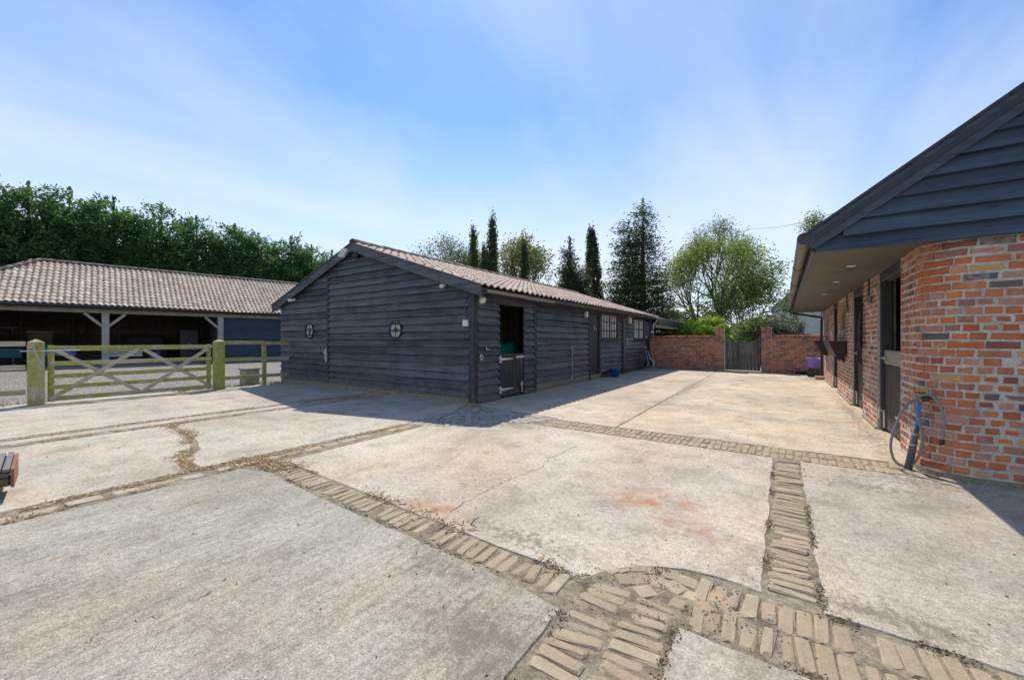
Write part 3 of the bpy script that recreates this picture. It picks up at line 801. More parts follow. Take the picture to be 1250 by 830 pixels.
# junction to the right edge: two rows of flat bricks
strip('brick_strip', 'sett', [(x, y + R7.uniform(-.01, .01), H_) for x in np.arange(-.33, 2.5, .069) for y in (2.005, 2.23)], 'edge', 2, .05, .004, .05, .04, -.001)
# from the junction up to the far strip: bricks on edge laid crosswise
strip('brick_strip', 'sett', [(.043, y, 0) for y in np.arange(2.46, 5.16, .073)], 'edge', 3, .02, .008, .035, .06)
# far strip: two rows
strip('brick_strip', 'sett', [(x, y, H_) for x in np.arange(-2.95, 1.15, .072) for y in (5.305, 5.535)], 'edge', 4, .03, .005, .03, .03)
# left strip leading to the barn corner
strip('brick_strip', 'sett_pink', [(-4.60, y, H_) for y in np.arange(.0, 4.05, .232)] + [(-4.605 + .0, y + .116, 0) for y in np.arange(-.4, 0, .23)], 'long', 5, .12, .006, .04, .03)
# drain edges far left: two single rows
strip('brick_strip', 'sett_pink', [(x, y, H_) for x in (-8.21, -7.71) for y in np.arange(-.5, 6.0, .228)], 'thin', 6, .10, .006, .05, .03)
# junction, laid along the yard
strip('brick_strip', 'sett', [(x + R7.uniform(-.01, .01), y, 0 + .05) for y in np.arange(.6, 1.99, .069) for x in (-.735, -.515)], 'edge', 7, .05, .004, .08, .035, -.002)
jn = []
for i, (r_, n_) in enumerate(((.10, 3), (.21, 6), (.32, 9))):
    for k in range(n_):
        a = math.radians(25 + 130 * (k + .5) / n_); jn.append((-.50 + r_ * 1.12 * math.cos(a), 1.99 + r_ * .92 * math.sin(a), a + R7.uniform(-.4, .4)))
strip('brick_strip', 'sett', jn, 'half', 8, .08, .004, .3, .035, -.0025)
# fan round the barn corner
fan = []
for i in range(9):
    r_ = .30 + i * .205; n_ = max(3, int(1.26 * r_ / .108))
    for k in range(n_):
        a = math.radians(-80 + 72 * (k + .5) / n_); fan.append((BC.x + r_ * math.cos(a), BC.y + r_ * math.sin(a), a))
strip('brick_fan', 'sett_grey', fan, 'flat', 9, .02, .006, .04, .03)

# loose debris along the joints, straw and weeds
def scatter(name, mat, pts, ln, wd, seed, up=.35, kind='stuff', z=.004):
    q = np.random.default_rng(seed); p = np.array(pts); n = len(p)
    if p.shape[1] == 2: p = np.concatenate([p, np.full((n, 1), z)], 1)
    d = q.normal(0, 1, (n, 3)) * np.array([1, 1, up]); d /= np.linalg.norm(d, axis=1)[:, None]
    v, f = leaf_quads(p, d, ln, wd, q); v[:, 2] = np.maximum(v[:, 2], .002)
    o = np_mesh(name, v, f, mat); o['kind'] = kind; return o
def along(poly, wd, dens, q):
    out_ = []
    for a, b in zip(poly[:-1], poly[1:]):
        a, b = np.array(a), np.array(b); ln = np.linalg.norm(b - a); n = max(1, int(ln * dens)); t = q.random(n)[:, None]
        out_.append(a + (b - a) * t + q.normal(0, wd, (n, 2)))
    return np.concatenate(out_)
q = np.random.default_rng(3)
clumpy = lambda p, sc, th: p[[mnoise.noise(Vector((a[0] * sc, a[1] * sc, 3))) > th for a in p]]
edges = np.concatenate([along([(-4.3, 2.10), (-.9, 1.97)], .016, 420, q), along([(-4.3, 1.86), (-.9, 1.73)], .016, 300, q), along([(-.9, 1.97), (-.75, 2.17), (-.45, 2.36), (-.1, 2.36)], .018, 420, q),
    along([(-.075, 2.36), (-.075, 5.1)], .012, 330, q), along([(.16, 2.4), (.16, 5.1)], .012, 330, q), along([(.16, 2.34), (3, 2.32)], .02, 480, q), along([(-.4, 1.9), (2.5, 1.88)], .014, 260, q), along([(-.85, 1.7), (-.86, .8)], .03, 420, q), along([(-.39, 1.88), (-.39, 1)], .014, 260, q)])
scatter('joint_debris', 'clod', clumpy(edges, 3.2, .08), .016, .009, 11, .2)
scatter('joint_debris', 'clod', clumpy(along([(-.85, 2.0), (-.1, 2.15)], .13, 500, q), 7, .05), .016, .009, 12, .3)
st = np.concatenate([along([(-7.6, 2.02), (-6.5, 1.97), (-5.95, 1.76), (-5.36, 1.53), (-4.7, 1.46)], .055, 420, q), along([(-4.75, -.4), (-4.72, 4.0)], .035, 260, q), along([(-4.52, -.2), (-4.5, 2.4)], .02, 160, q), along([(-4.8, 1.9), (-4.0, 2.0)], .09, 900, q),
    along([(-8.2, -.5), (-8.2, 5.5)], .04, 150, q), along([(-7.7, -.5), (-7.7, 5.5)], .04, 150, q), along([(-8.25, 4.4), (-7.7, 5.9)], .16, 420, q), along([(-3.0, 2.1), (-1.0, 1.98)], .05, 160, q)])
scatter('straw', 'straw', clumpy(st, 2.3, -.16), .05, .013, 13, .25)
scatter('straw', 'straw', np.stack([q.normal(-4.98, .09, 260), q.normal(5.92, .06, 260)], 1), .08, .02, 14, .6, z=.02)
scatter('leaf_litter', 'clod', np.stack([q.uniform(-8, 2.5, 420), q.uniform(.4, 9, 420)], 1), .022, .012, 15, .3)
def tufts(spots, h, n, seed):
    q = np.random.default_rng(seed); P_ = np.repeat(np.array(spots), n, 0); k = len(P_)
    P_ = P_ + q.normal(0, 1, (k, 2)) * .06
    hh = h * q.uniform(.4, 1.2, k)
    c = np.concatenate([P_, hh[:, None] * .45], 1); d = np.concatenate([q.normal(0, .3, (k, 2)), np.ones((k, 1))], 1); d /= np.linalg.norm(d, axis=1)[:, None]
    b = np.cross(d, q.normal(0, 1, (k, 3))); b /= np.linalg.norm(b, axis=1)[:, None]
    v = np.empty((k, 3, 3)); base = np.concatenate([P_, np.full((k, 1), -.02)], 1)
    v[:, 0] = base - b * .006; v[:, 1] = base + b * .006; v[:, 2] = base + d * hh[:, None]
    o = np_mesh('grass', v.reshape(-1, 3), np.arange(k * 3).reshape(k, 3), 'blade'); o['kind'] = 'stuff'
r8 = random.Random(8)
tufts([(-12.45 + r8.gauss(0, .12), y) for y in np.arange(3.4, 6.0, .035)] + [(-12.6 + r8.gauss(0, .15), r8.uniform(-2, 1.3)) for _ in range(50)], .10, 14, 4)
tufts([(r8.uniform(-5.1, -5.0), r8.uniform(8.4, 12)) for _ in range(12)] + [(r8.uniform(1.5, 3.6), 5.24) for _ in range(14)], .06, 8, 5)
tufts([(-26.6 + r8.gauss(0, .35), r8.uniform(8.5, 17)) for _ in range(420)], .22, 12, 6)

# ------------------------------------------------------------------ tile roofs
def tile_roof(parent, eave0, along_v, up_v, length, rows, mat, name='roof_tile', w_=.22, gauge=.30, limit=300, seed=1, lo=None, hi=None):
    """eave0: start of the eave line; along_v, up_v unit vectors; lo/hi(row_height)->range along for hips"""
    a, u = Vector(along_v).normalized(), Vector(up_v).normalized(); nrm = a.cross(u).normalized()
    if nrm.z < 0: nrm = -nrm
    x = a if a.cross(u).z > 0 else -a
    ms = [pantile_mesh('roof_tile', seed=i) for i in range(4)]
    r = random.Random(seed); mats, idx = [], []
    for k in range(rows):
        s0 = 0 if lo is None else lo(k * gauge); s1 = length if hi is None else hi(k * gauge)
        n = int(length / w_) + 1
        for i in range(n):
            s_ = i * w_ + w_ / 2
            if s_ < s0 - .06 or s_ > s1 + .06: continue
            p = Vector(eave0) + a * s_ + u * (k * gauge + r.uniform(-.008, .008)) + nrm * (.036 + r.uniform(-.004, .004))
            m = frame_m(p, x, u, nrm) @ Matrix.Rotation(r.gauss(0, .016), 4, 'Z') @ Matrix.Rotation(r.gauss(0, .018), 4, 'Y')
            mats.append(m); idx.append(r.randrange(4))
    pieces(name, ms, mats, idx, mat, parent, limit, 'roof_tile')

def ridge_tiles(parent, p, q_, mat, rad=.13, ln=.44, seed=2, name='ridge_tile'):
    p, q_ = Vector(p), Vector(q_); d = (q_ - p).normalized(); n = int((q_ - p).length / ln)
    side = d.cross(Vector((0, 0, 1))).normalized(); up = side.cross(d)
    vs, fs = [], []
    for i in range(7):
        t = PI * (.06 + .88 * i / 6); c = side * math.cos(t) * rad + up * (math.sin(t) * rad * .8)
        vs += [c, c * .97 + d * (ln + .02)]
    for i in range(6): fs.append((2 * i, 2 * i + 2, 2 * i + 3, 2 * i + 1))
    k = len(vs)
    vs += [v * .84 for v in vs[0:14:2]]
    for i in range(6): fs.append((2 * i, k + i, k + i + 1, 2 * i + 2))
    me = bpy.data.meshes.new('ridge_tile'); me.from_pydata([tuple(v) for v in vs], [], fs); me.update(); me.shade_smooth()
    r = random.Random(seed)
    mats = [Matrix.Translation(p + d * ((q_ - p).length * i / n) + Vector((0, 0, r.uniform(-.006, .006)))) @ Matrix.Rotation(r.gauss(0, .012), 4, 'Z') for i in range(n)]
    pieces(name, [me], mats, [0] * n, mat, parent, 120)

# ------------------------------------------------------------------ black barn
BX0, BX1, BY0, BY1, BM = -12.72, -5.08, 6.09, 19.0, -8.9
SL = .332
barn = thing('barn', 'long black weatherboarded barn with two round gable windows and pink pantile roof', 'barn', (BM, 12.5, 0))
gw = lambda a, z, o: (a, BY0 - o, z)
sw = lambda a, z, o: (BX1 + o, a, z)
rake = lambda a: 3.56 - SL * abs(a - BM)
board_run(barn, 'bx', gw, BX0 + .02, -10.20, .14, 3.6, .160, rake, seed=3)
board_run(barn, 'bx', gw, -10.09, -5.165, .13, 3.6, .163, rake, seed=4, joints=(-7.7,))
MB().cbox(-10.195, -10.095, BY0 - .052, BY0, .10, rake(-10.19) , .006).build('cover_strip', 'bz', barn)
D1 = (6.92, 7.88, 0, 2.05); D2 = (11.70, 12.60, .0, 2.19); W1 = (12.76, 14.40, 1.30, 2.20); W2 = (16.25, 17.78, 1.30, 2.16); D3 = (17.92, 18.86, 0, 2.2)
board_run(barn, 'by', sw, 6.18, 8.36, .02, 2.20, .155, None, (D1,), seed=5)
board_run(barn, 'by', sw, 8.47, 14.78, .20, 2.20, .158, None, (D2, W1), seed=6, joints=(10.6,))
board_run(barn, 'by', sw, 14.94, 18.98, .16, 2.20, .158, None, (W2, D3), seed=7)
m = MB()                                                      # frame behind the boards
m.prism([(BX0, BY0 + .004, .0), (BX1, BY0 + .004, 0), (BX1, BY0 + .004, 2.22), (BM, BY0 + .004, 3.50), (BX0, BY0 + .004, 2.22)], (0, .08, 0))
ys = [(BY0 + .09, D1[0]), (D1[1], D2[0]), (D2[1], W1[0]), (W1[1], W2[0]), (W2[1], D3[0]), (D3[1], BY1)]
for a, b in ys: m.box(BX1 - .08, BX1 - .004, a, b, 0, 2.24)
for o in (D1, D2, W1, W2, D3):
    m.box(BX1 - .08, BX1 - .004, o[0], o[1], o[3], 2.24)
    if o[2] > .1: m.box(BX1 - .08, BX1 - .004, o[0], o[1], 0, o[2])
m.box(BX0, BX0 + .08, BY0 + .09, BY1, 0, 2.22)
m.prism([(BX0, BY1 - .08, 0), (BX1, BY1 - .08, 0), (BX1, BY1 - .08, 2.22), (BM, BY1 - .08, 3.50), (BX0, BY1 - .08, 2.22)], (0, .078, 0))
m.build('wall', 'bz', barn)
MB().cbox(BX1 - .085, BX1 + .036, BY0 - .040, BY0 - .001, .02, 2.26, .005).build('corner_board', 'bz', barn)
MB().cbox(BX1 - .003, BX1 + .040, BY0 + .001, BY0 + .085, .02, 2.26, .005).build('corner_board', 'bz', barn)
MB().cbox(BX1 - .0, BX1 + .045, 8.365, 8.465, .02, 2.2, .005).build('cover_strip', 'bz', barn)
MB().cbox(BX1 - .0, BX1 + .05, 14.785, 14.935, .02, 2.2, .005).build('cover_strip', 'bz', barn)
MB().cbox(BX1 + .002, BX1 + .060, BY0 + .09, BY1, 2.20, 2.30, .005).build('eave_board', 'by', barn)
# plinths
MB().cbox(BX0 + .02, -9.3, BY0 - .035, BY0 + .0, -.04, .135, .012).build('plinth', 'plinth', barn)
MB().cbox(-9.29, BX1 - .10, BY0 - .028, BY0 + .0, -.04, .125, .012).build('plinth', 'plinth', barn)
MB().cbox(BX1 - .002, BX1 + .055, 8.47, 10.1, -.04, .195, .012).build('plinth', 'plinth', barn)
MB().cbox(BX1 - .002, BX1 + .05, 10.105, 11.68, -.04, .19, .012).build('plinth', 'plinth', barn)
MB().cbox(BX1 - .002, BX1 + .03, 12.62, 18.98, -.04, .16, .012).build('plinth', 'bz', barn)
# roof
RZ, EX = 3.66, .27
deckz = lambda x: RZ - SL * abs(x - BM)
YV0, YV1 = BY0 - .12, BY1 + .1
for s in (1, -1):
    xe = BM + s * (BX1 - BM + EX)
    MB().prism([(BM, YV0 + .03, RZ - .07), (xe, YV0 + .03, deckz(xe) - .07), (xe, YV0 + .03, deckz(xe)), (BM, YV0 + .03, RZ)], (0, YV1 - YV0 - .03, 0)).build('roof', 'fascia', barn)
    u = Vector((BM - xe, 0, RZ - deckz(xe)))
    tile_roof(barn, (xe + s * .05, YV0 - .02, deckz(xe) - .008), (0, 1, 0), u, YV1 - YV0 + .02, 15, 'tile', limit=300 if s == 1 else 0, gauge=.292, seed=20 + s)
    # bargeboard
    xt = xe + s * .03; zt = deckz(xt) + .02
    MB().prism([(BM, YV0 - .035, RZ + .045), (xt, YV0 - .035, zt + .025), (xt, YV0 - .035, zt - .19), (BM, YV0 - .035, RZ - .165)], (0, .034, 0)).build('bargeboard', 'bx', barn)
    MB().prism([(BM, YV0 - .055, RZ + .07), (xt, YV0 - .055, zt + .05), (xt, YV0 - .055, zt + .02), (BM, YV0 - .055, RZ + .04)], (0, .06, 0)).build('verge_strip', 'fascia', barn)
    MB().prism([(BM, YV0 + .001, RZ - .10), (xt, YV0 + .001, zt - .11), (xt, YV0 + .001, zt - .14), (BM, YV0 + .001, RZ - .13)], (0, .11, 0)).build('soffit', 'fascia', barn)
ridge_tiles(barn, (BM, YV0 - .03, RZ + .05), (BM, YV1, RZ + .05), 'ridge')
def gutter(parent, x, y0, y1, z, mat, sgn=1, r_=.055, name='gutter'):
    m = MB(); vs, fs = [], []
    for y in (y0, y1):
        for rr in (r_, r_ - .006):
            for i in range(9):
                t = PI + PI * i / 8; vs.append((x + math.cos(t) * rr, y, z + math.sin(t) * rr))
    for i in range(8):
        fs += [(i, i + 1, i + 19, i + 18), (i + 9, i + 27, i + 28, i + 10), (i, i + 9, i + 10, i + 1), (i + 18, i + 19, i + 28, i + 27)]
    fs += [(0, 18, 27, 9), (8, 17, 35, 26)]
    return MB().add(vs, fs).build(name, mat, parent)
xg = BX1 + EX + .015; zg = deckz(xg) - .035
gutter(barn, xg, 6.12, 7.55, zg, 'eave'); gutter(barn, xg, 7.56, 8.9, zg - .008, 'eave'); gutter(barn, xg, 8.91, 14.8, zg - .01, 'gutter'); gutter(barn, xg, 14.81, 19.05, zg - .012, 'gutter')
for y in np.arange(6.4, 19, 1.1): MB().beam((BX1 + .05, y, zg - .05), (xg, y, zg - .065), .025, .012).build('gutter_bracket', 'gutter', barn)
for y in (14.86, 18.97):
    MB().tube([(xg, y, zg - .05), (xg - .02, y, zg - .12), (BX1 + .10, y, zg - .24), (BX1 + .10, y, .02)], .036, 10).build('downpipe', 'steel' if y > 18 else 'gutter_top', barn, True)

def round_window(x, z, r_):
    f = MB(); f.lathe((x, BY0 - .075, z), [(r_ + .006, .05), (r_ + .006, 0), (r_ - .012, -.003), (r_ - .014, .045)], 28, (0, 1, 0))
    o = f.build('round_window', 'fascia', barn, False)
    p = MB().lathe((x, BY0 - .045, z), [(r_ - .005, .01), (r_ - .005, 0)], 28, (0, 1, 0)); p.build('pane', 'glass_b', o)
    b = MB()
    b.box(x - .005, x + .005, BY0 - .058, BY0 - .046, z - r_ + .01, z + r_ - .01); b.box(x - r_ + .01, x + r_ - .01, BY0 - .0575, BY0 - .0465, z - .005, z + .005); b.build('glazing_bar', 'fascia', o)
    MB().lathe((x, BY0 - .064, z), [(.055, .012), (.055, 0), (.040, 0), (.03, .004), (.004, .004)], 16, (0, 1, 0)).build('boss', 'black', o)
round_window(-11.05, 1.535, .215); round_window(-7.37, 1.51, .212)

def side_window(o, nv, rows):
    y0, y1, z0, z1 = o
    f = MB()
    for a in ((y0, y0 + .06, z0, z1), (y1 - .06, y1, z0, z1), (y0 + .06, y1 - .06, z0, z0 + .06), (y0 + .06, y1 - .06, z1 - .06, z1)): f.box(BX1 - .05, BX1 + .045, *a)
    w_ = f.build('window', 'fascia', barn)
    MB().cbox(BX1 - .02, BX1 + .11, y0 - .06, y1 + .06, z0 - .055, z0 - .004, .006).build('sill', 'fascia', w_)
    MB().box(BX1 - .03, BX1 - .02, y0 + .05, y1 - .05, z0 + .05, z1 - .05).build('pane', 'glass', w_)
    for i in range(nv):
        y = y0 + .06 + (y1 - y0 - .12) * (i + .5) / nv
        MB().box(BX1 - .018, BX1 + .012, y - .028, y + .028, z0 + .062, z1 - .062).build('bar', 'white', w_)
    for k in range(1, rows):
        z = z0 + (z1 - z0) * k / rows
        MB().box(BX1 + .014, BX1 + .034, y0 + .06, y1 - .06, z - .02, z + .02).build('glazing_bar', 'fascia', w_)
    MB().box(BX1 + .013, BX1 + .036, (y0 + y1) / 2 - .03, (y0 + y1) / 2 + .03, z0 + .06, z1 - .06).build('mullion', 'fascia', w_)
side_window(W1, 6, 3); side_window(W2, 6, 2)

def ledged_door(y0, y1, z0, z1, x, nm='door', n=5):
    d = MB().box(x - .05, x - .022, y0, y1, z0, z1).build(nm, 'plank', barn)
    for i in range(n):
        a = y0 + (y1 - y0) * i / n; b = y0 + (y1 - y0) * (i + 1) / n
        MB().cbox(x - .021, x + .004, a + .003, b - .003, z0 + .004, z1 - .002, .005).build('plank', 'plank', d)
    return d
def t_hinge(parent, x, y, z, ln, mat='white_iron', sg=1, h=.15):
    m = MB(); m.box(x, x + .012, y - sg * .05, y + sg * .01, z - h / 2, z + h / 2)
    m.prism([(x, y + sg * .011, z - .030), (x, y + sg * ln, z - .012), (x, y + sg * ln, z + .012), (x, y + sg * .011, z + .030)], (.010, 0, 0))
    m.lathe((x + .013, y, z - h / 2), [(.012, 0), (.012, h)], 8); m.build('hinge', mat, parent)
d = ledged_door(D1[0] + .02, D1[1] - .02, .05, .94, BX1 + .035, 'stable_door', 6)
MB().cbox(BX1 - .02, BX1 + .06, D1[0] + .015, D1[1] - .015, .942, .965, .004).build('cap_rail', flat('cap_brown', (.12, .07, .05), .7), d)
t_hinge(d, BX1 + .041, D1[0] + .03, .86, .46); t_hinge(d, BX1 + .041, D1[0] + .03, .20, .46)
m = MB(); m.box(BX1 + .041, BX1 + .052, 7.55, 7.86, .865, .92); m.tube([(BX1 + .06, 7.52, .893), (BX1 + .06, 7.93, .893)], .011, 8); m.tube([(BX1 + .06, 7.66, .893), (BX1 + .085, 7.66, .86)], .008, 6); m.build('bolt', 'steel', d)
m = MB(); m.tube([(BX1 + .055, 7.78, .06), (BX1 + .055, 7.78, .30)], .013, 8); m.box(BX1 + .041, BX1 + .058, 7.73, 7.83, .24, .28); m.tube([(BX1 + .055, 7.78, .30), (BX1 + .085, 7.74, .33), (BX1 + .085, 7.70, .24)], .012, 8); m.build('kick_bolt', 'white_iron', d)
for y0, y1 in ((D1[0] - .045, D1[0]), (D1[1], D1[1] + .05)): MB().cbox(BX1 - .08, BX1 + .04, y0, y1, .02, 2.055, .005).build('door_post', 'bz', barn)
MB().cbox(BX1 - .08, BX1 + .041, D1[0] - .045, D1[1] + .05, 2.057, 2.17, .005).build('door_head', 'by', barn)
d = ledged_door(D2[0] + .06, D2[1] - .06, .17, 2.13, BX1 - .005)
m = MB(); m.tube([(BX1 + .02, 12.15, 1.72), (BX1 + .04, 12.15, 1.72), (BX1 + .04, 12.15, 1.60), (BX1 + .02, 12.15, 1.60)], .008, 6); m.tube([(BX1 + .02, 12.32, 1.66), (BX1 + .035, 12.32, 1.58)], .012, 6); m.build('handle', 'steel', d)
for y0, y1 in ((D2[0] - .02, D2[0] + .05), (D2[1] - .05, D2[1] + .10)): MB().cbox(BX1 - .06, BX1 + .06, y0, y1, .02, 2.19, .005).build('door_post', 'bz', barn)
MB().cbox(BX1 - .08, BX1 + .10, D2[0] + .052, D2[1] - .052, -.02, .165, .012).build('door_step', 'plinth', barn)
d = ledged_door(D3[0] + .05, D3[1] - .05, .06, 2.14, BX1 - .005)
t_hinge(d, BX1 + .001, D3[0] + .1, .95, .3, 'steel')
# inside the open top door
pt = MB().box(-6.62, -6.56, BY0 + .09, 9.4, 0, 2.74).build('partition', 'indoor', barn)
board_run(barn, 'indoor', lambda a, z, o: (-6.555 + o, a, z), BY0 + .1, 9.4, .1, 2.66, .17, None, seed=9, name='inner_board')
MB().box(-6.55, BX1 - .09, 9.40, 9.45, 0, 2.26).build('partition', 'indoor', barn)
MB().box(-6.55, BX1 - .09, BY0 + .09, 9.4, .004, .012).build('barn_floor', 'floor', barn)
tp = MB(); n = 15
for i in range(n):
    for j in range(n):
        a, b = i / (n - 1), j / (n - 1); e = min(a, 1 - a, b, 1 - b) * 2
        z = 1.22 * min(1, .15 + e * 4.5) + .16 * mnoise.noise(Vector((a * 3.5, b * 3.5, 1))) * min(1, e * 4) + .05 * mnoise.noise(Vector((a * 11, b * 11, 4)))
        tp.v.append(Vector((-6.45 + a * 1.05, 6.6 + b * 1.9, max(.02, z))))
for i in range(n - 1):
    for j in range(n - 1): tp.f.append((i * n + j, (i + 1) * n + j, (i + 1) * n + j + 1, i * n + j + 1))
tp.add([(-6.45 + 0 * 1.05, 6.6, .02), (-5.40, 6.6, .02), (-5.40, 8.5, .02), (-6.45, 8.5, .02)], [(0, 1, 2, 3)])
tag(tp.build('tarpaulin', 'green_tarp', None, True), 'crumpled dark green tarpaulin over a heap behind the open half door', 'tarpaulin')
# second skin on the hidden sides
board_run(barn, 'by', lambda a, z, o: (BX0 - o, a, z), BY0, BY1, .1, 2.25, .163, None, seed=11)
board_run(barn, 'bx', lambda a, z, o: (a, BY1 + o, z), BX0 + .02, BX1 - .02, .1, 3.6, .163, rake, seed=12)

# fittings on the barn
def lamp_flood():
    t = thing('floodlight', 'pale square floodlight tilted out under the barn gable peak', 'floodlight', (-8.95, BY0 - .17, 3.42))
    m = MB().cbox(-.09, .09, -.035, .035, -.12, .12, .01); m.xf(Matrix.Translation((-9.00, BY0 - .33, 3.43)) @ Matrix.Rotation(math.radians(-28), 4, 'X') @ Matrix.Rotation(.3, 4, 'Z')); m.build('lamp_head', 'cream', t)
    MB().beam((-8.99, BY0 - .15, 3.46), (-9.0, BY0 - .30, 3.43), .05, .03).build('bracket', 'black', t)
lamp_flood()
def cctv(x, z, label, sx):
    t = thing('security_camera', label, 'camera', (x, BY0 - .03, z), 'small cameras on the barn gable')
    MB().lathe((x, BY0 - .035, z), [(.05, 0), (.05, -.03), (.03, -.045)], 14, (0, 1, 0)).build('mount', 'white', t, True)
    MB().tube([(x, BY0 - .07, z), (x + sx * .03, BY0 - .11, z - .02), (x + sx * .07, BY0 - .20, z - .04)], [.03, .042, .04], 12).build('camera_body', 'white', t, True)
cctv(-11.88, 2.47, 'small white security camera under the left eave of the barn gable', -1); cctv(-5.84, 2.42, 'small white security camera under the right eave of the barn gable', 1)
t = thing('security_camera', 'dark camera beside the floodlight at the barn gable peak', 'camera', (-8.72, BY0 - .1, 3.38))
MB().cbox(-8.84, -8.70, BY0 - .20, BY0 - .03, 3.33, 3.43, .012).build('camera_body', 'fascia', t); MB().lathe((-8.66, BY0 - .18, 3.35), [(.045, .04), (.05, 0), (.02, -.03)], 12, (0, 1, 0)).build('lens', 'black', t, True)
t = thing('junction_box', 'small white electrical box with a cable on the barn gable by its corner', 'electrical box', (-5.22, BY0 - .05, 1.62))
MB().cbox(-5.29, -5.165, BY0 - .10, BY0 - .032, 1.55, 1.68, .012).build('box', 'white', t); MB().tube([(-5.22, BY0 - .05, 1.68), (-5.225, BY0 - .045, 1.9), (-5.22, BY0 - .04, 2.22)], .011, 6).build('cable', 'black', t)
t = thing('bulkhead_light', 'round white bulkhead light on the barn corner above the half door', 'wall light', (BX1 + .05, 6.28, 2.08))
MB().lathe((BX1 + .035, 6.30, 2.09), [(.075, 0), (.078, .03), (.06, .075), (.02, .092)], 18, (1, 0, 0)).build('lamp_dome', 'white', t, True); MB().lathe((BX1 + .03, 6.30, 2.09), [(.085, 0), (.085, .02)], 18, (1, 0, 0)).build('base', 'white_iron', t)
t = thing('tie_ring', 'white metal ring fixed low on the barn corner board', 'tie ring', (BX1 + .05, 6.28, .93))
m = MB(); m.lathe((BX1 + .035, 6.27, .98), [(.04, 0), (.04, .012)], 12, (1, 0, 0)); m.tube([(BX1 + .06 + .0 * i, 6.27 + .045 * math.sin(i * PI / 6), .93 + .05 * math.cos(i * PI / 6)) for i in range(13)], .009, 6); m.build('ring', 'white_iron', t)
t = thing('coat_hook', 'little metal hook above the tie ring beside the half door', 'hook', (BX1 + .05, 6.42, 1.10))
m = MB(); m.tube([(BX1 + .03, 6.46, 1.14), (BX1 + .05, 6.46, 1.08), (BX1 + .09, 6.40, 1.08)], .009, 6); m.tube([(BX1 + .05, 6.46, 1.08), (BX1 + .09, 6.52, 1.08)], .009, 6); m.build('hook', 'steel', t)
def cloth(pts, r_, name, label, cat, mat):
    t = thing(name, label, cat, pts[0]); q_ = random.Random(4); m = MB()
    m.tube([Vector(p) + Vector((q_.gauss(0, .006), q_.gauss(0, .006), 0)) for p in pts], r_, 8); m.build('strand', mat, t, True); return t
t = cloth([(-10.17, BY0 - .07, 1.08), (-10.19, BY0 - .08, .98), (-10.15, BY0 - .09, .88), (-10.17, BY0 - .08, .76), (-10.14, BY0 - .07, .66)], [.012, .045, .035, .04, .014], 'knotted_rag', 'pale rag knotted on the upright strip of the barn gable', 'rag', 'rope')
MB().tube([(-10.17, BY0 - .07, 1.06), (-10.24, BY0 - .085, .95), (-10.21, BY0 - .08, .84)], [.01, .03, .01], 7).build('loose_end', 'rope', t, True)
t = cloth([(BX1 + .05, 10.44, 1.12), (BX1 + .06, 10.45, 1.0), (BX1 + .055, 10.44, .60), (BX1 + .06, 10.45, .25)], .013, 'lead_rope', 'pinkish lead rope hanging down the boards between the half door and plain door', 'rope', 'rope')
MB().tube([(BX1 + .06, 10.46, 1.04), (BX1 + .09, 10.52, .94), (BX1 + .07, 10.50, .80), (BX1 + .07, 10.44, .98)], .02, 7).build('loop', flat('pink_rope', (.36, .19, .18), .9), t, True)
MB().tube([(BX1 + .06, 10.45, .26), (BX1 + .06, 10.45, .14)], [.02, .012], 8).build('snap_hook', 'steel', t)
for y, z, sx, mt, lb in ((11.40, 2.07, (.10, .10, .19), 'white', 'white box light on the boards left of the plain black door'), (15.62, 2.06, (.10, .20, .24), 'cream', 'cream box light on the boards between the two white-barred windows')):
    t = thing('box_light', lb, 'wall light', (BX1 + .05, y, z), 'box lights on the barn side')
    MB().cbox(BX1 + .03, BX1 + .03 + sx[0], y - sx[1] / 2, y + sx[1] / 2, z - sx[2] / 2, z + sx[2] / 2, .015).build('housing', mt, t)
    MB().cbox(BX1 + .026, BX1 + .034, y - sx[1] / 2 - .03, y + sx[1] / 2 + .03, z - sx[2] / 2 - .02, z + sx[2] / 2 + .02, .002).build('back_plate', 'fascia', t)
t = cloth([(BX1 + .06, 15.3, 1.42), (BX1 + .07, 15.31, 1.3), (BX1 + .06, 15.3, 1.06)], [.012, .03, .014], 'hanging_halter', 'pale halter hanging under the cream box light', 'halter', 'rope')
MB().lathe((BX1 + .05, 18.0, 1.40), [(.05, 0), (.05, .03), (.02, .045)], 12, (1, 0, 0)).build('knob', 'white', barn, True)

# open shelter beyond the barn
sh = thing('open_shelter', 'open lean-to with black fascia and pale braced posts behind the brick wall', 'shelter', (-5, 24, 0))
xe = BX1 + EX
MB().prism([(BM, 19.12, RZ - .30), (xe, 19.12, deckz(xe) - .10), (xe, 19.12, deckz(xe) - .03), (BM, 19.12, RZ - .22)], (0, 11.2, 0)).build('roof', 'slate', sh)
MB().box(xe + .002, xe + .03, 19.12, 30.35, deckz(xe) - .30, deckz(xe) - .02).build('fascia', 'fascia', sh)
for y in (24.6, 30.0):
    MB().box(-5.03, -4.87, y - .08, y + .08, -.05, 1.86).build('post', 'oak', sh); MB().beam((-4.95, y - .05, 1.30), (-4.95, y - .62, 1.88), .09, .12).build('brace', 'oak', sh)
    if y < 30: MB().beam((-4.95, y + .05, 1.30), (-4.95, y + .62, 1.88), .09, .12).build('brace', 'oak', sh)
MB().box(-5.02, -4.88, 19.15, 30.1, 1.862, 2.01).build('beam', 'oak_y', sh)
MB().box(-9.6, -9.5, 19.15, 30.2, -.05, 3.0).build('back_wall', 'bz', sh)

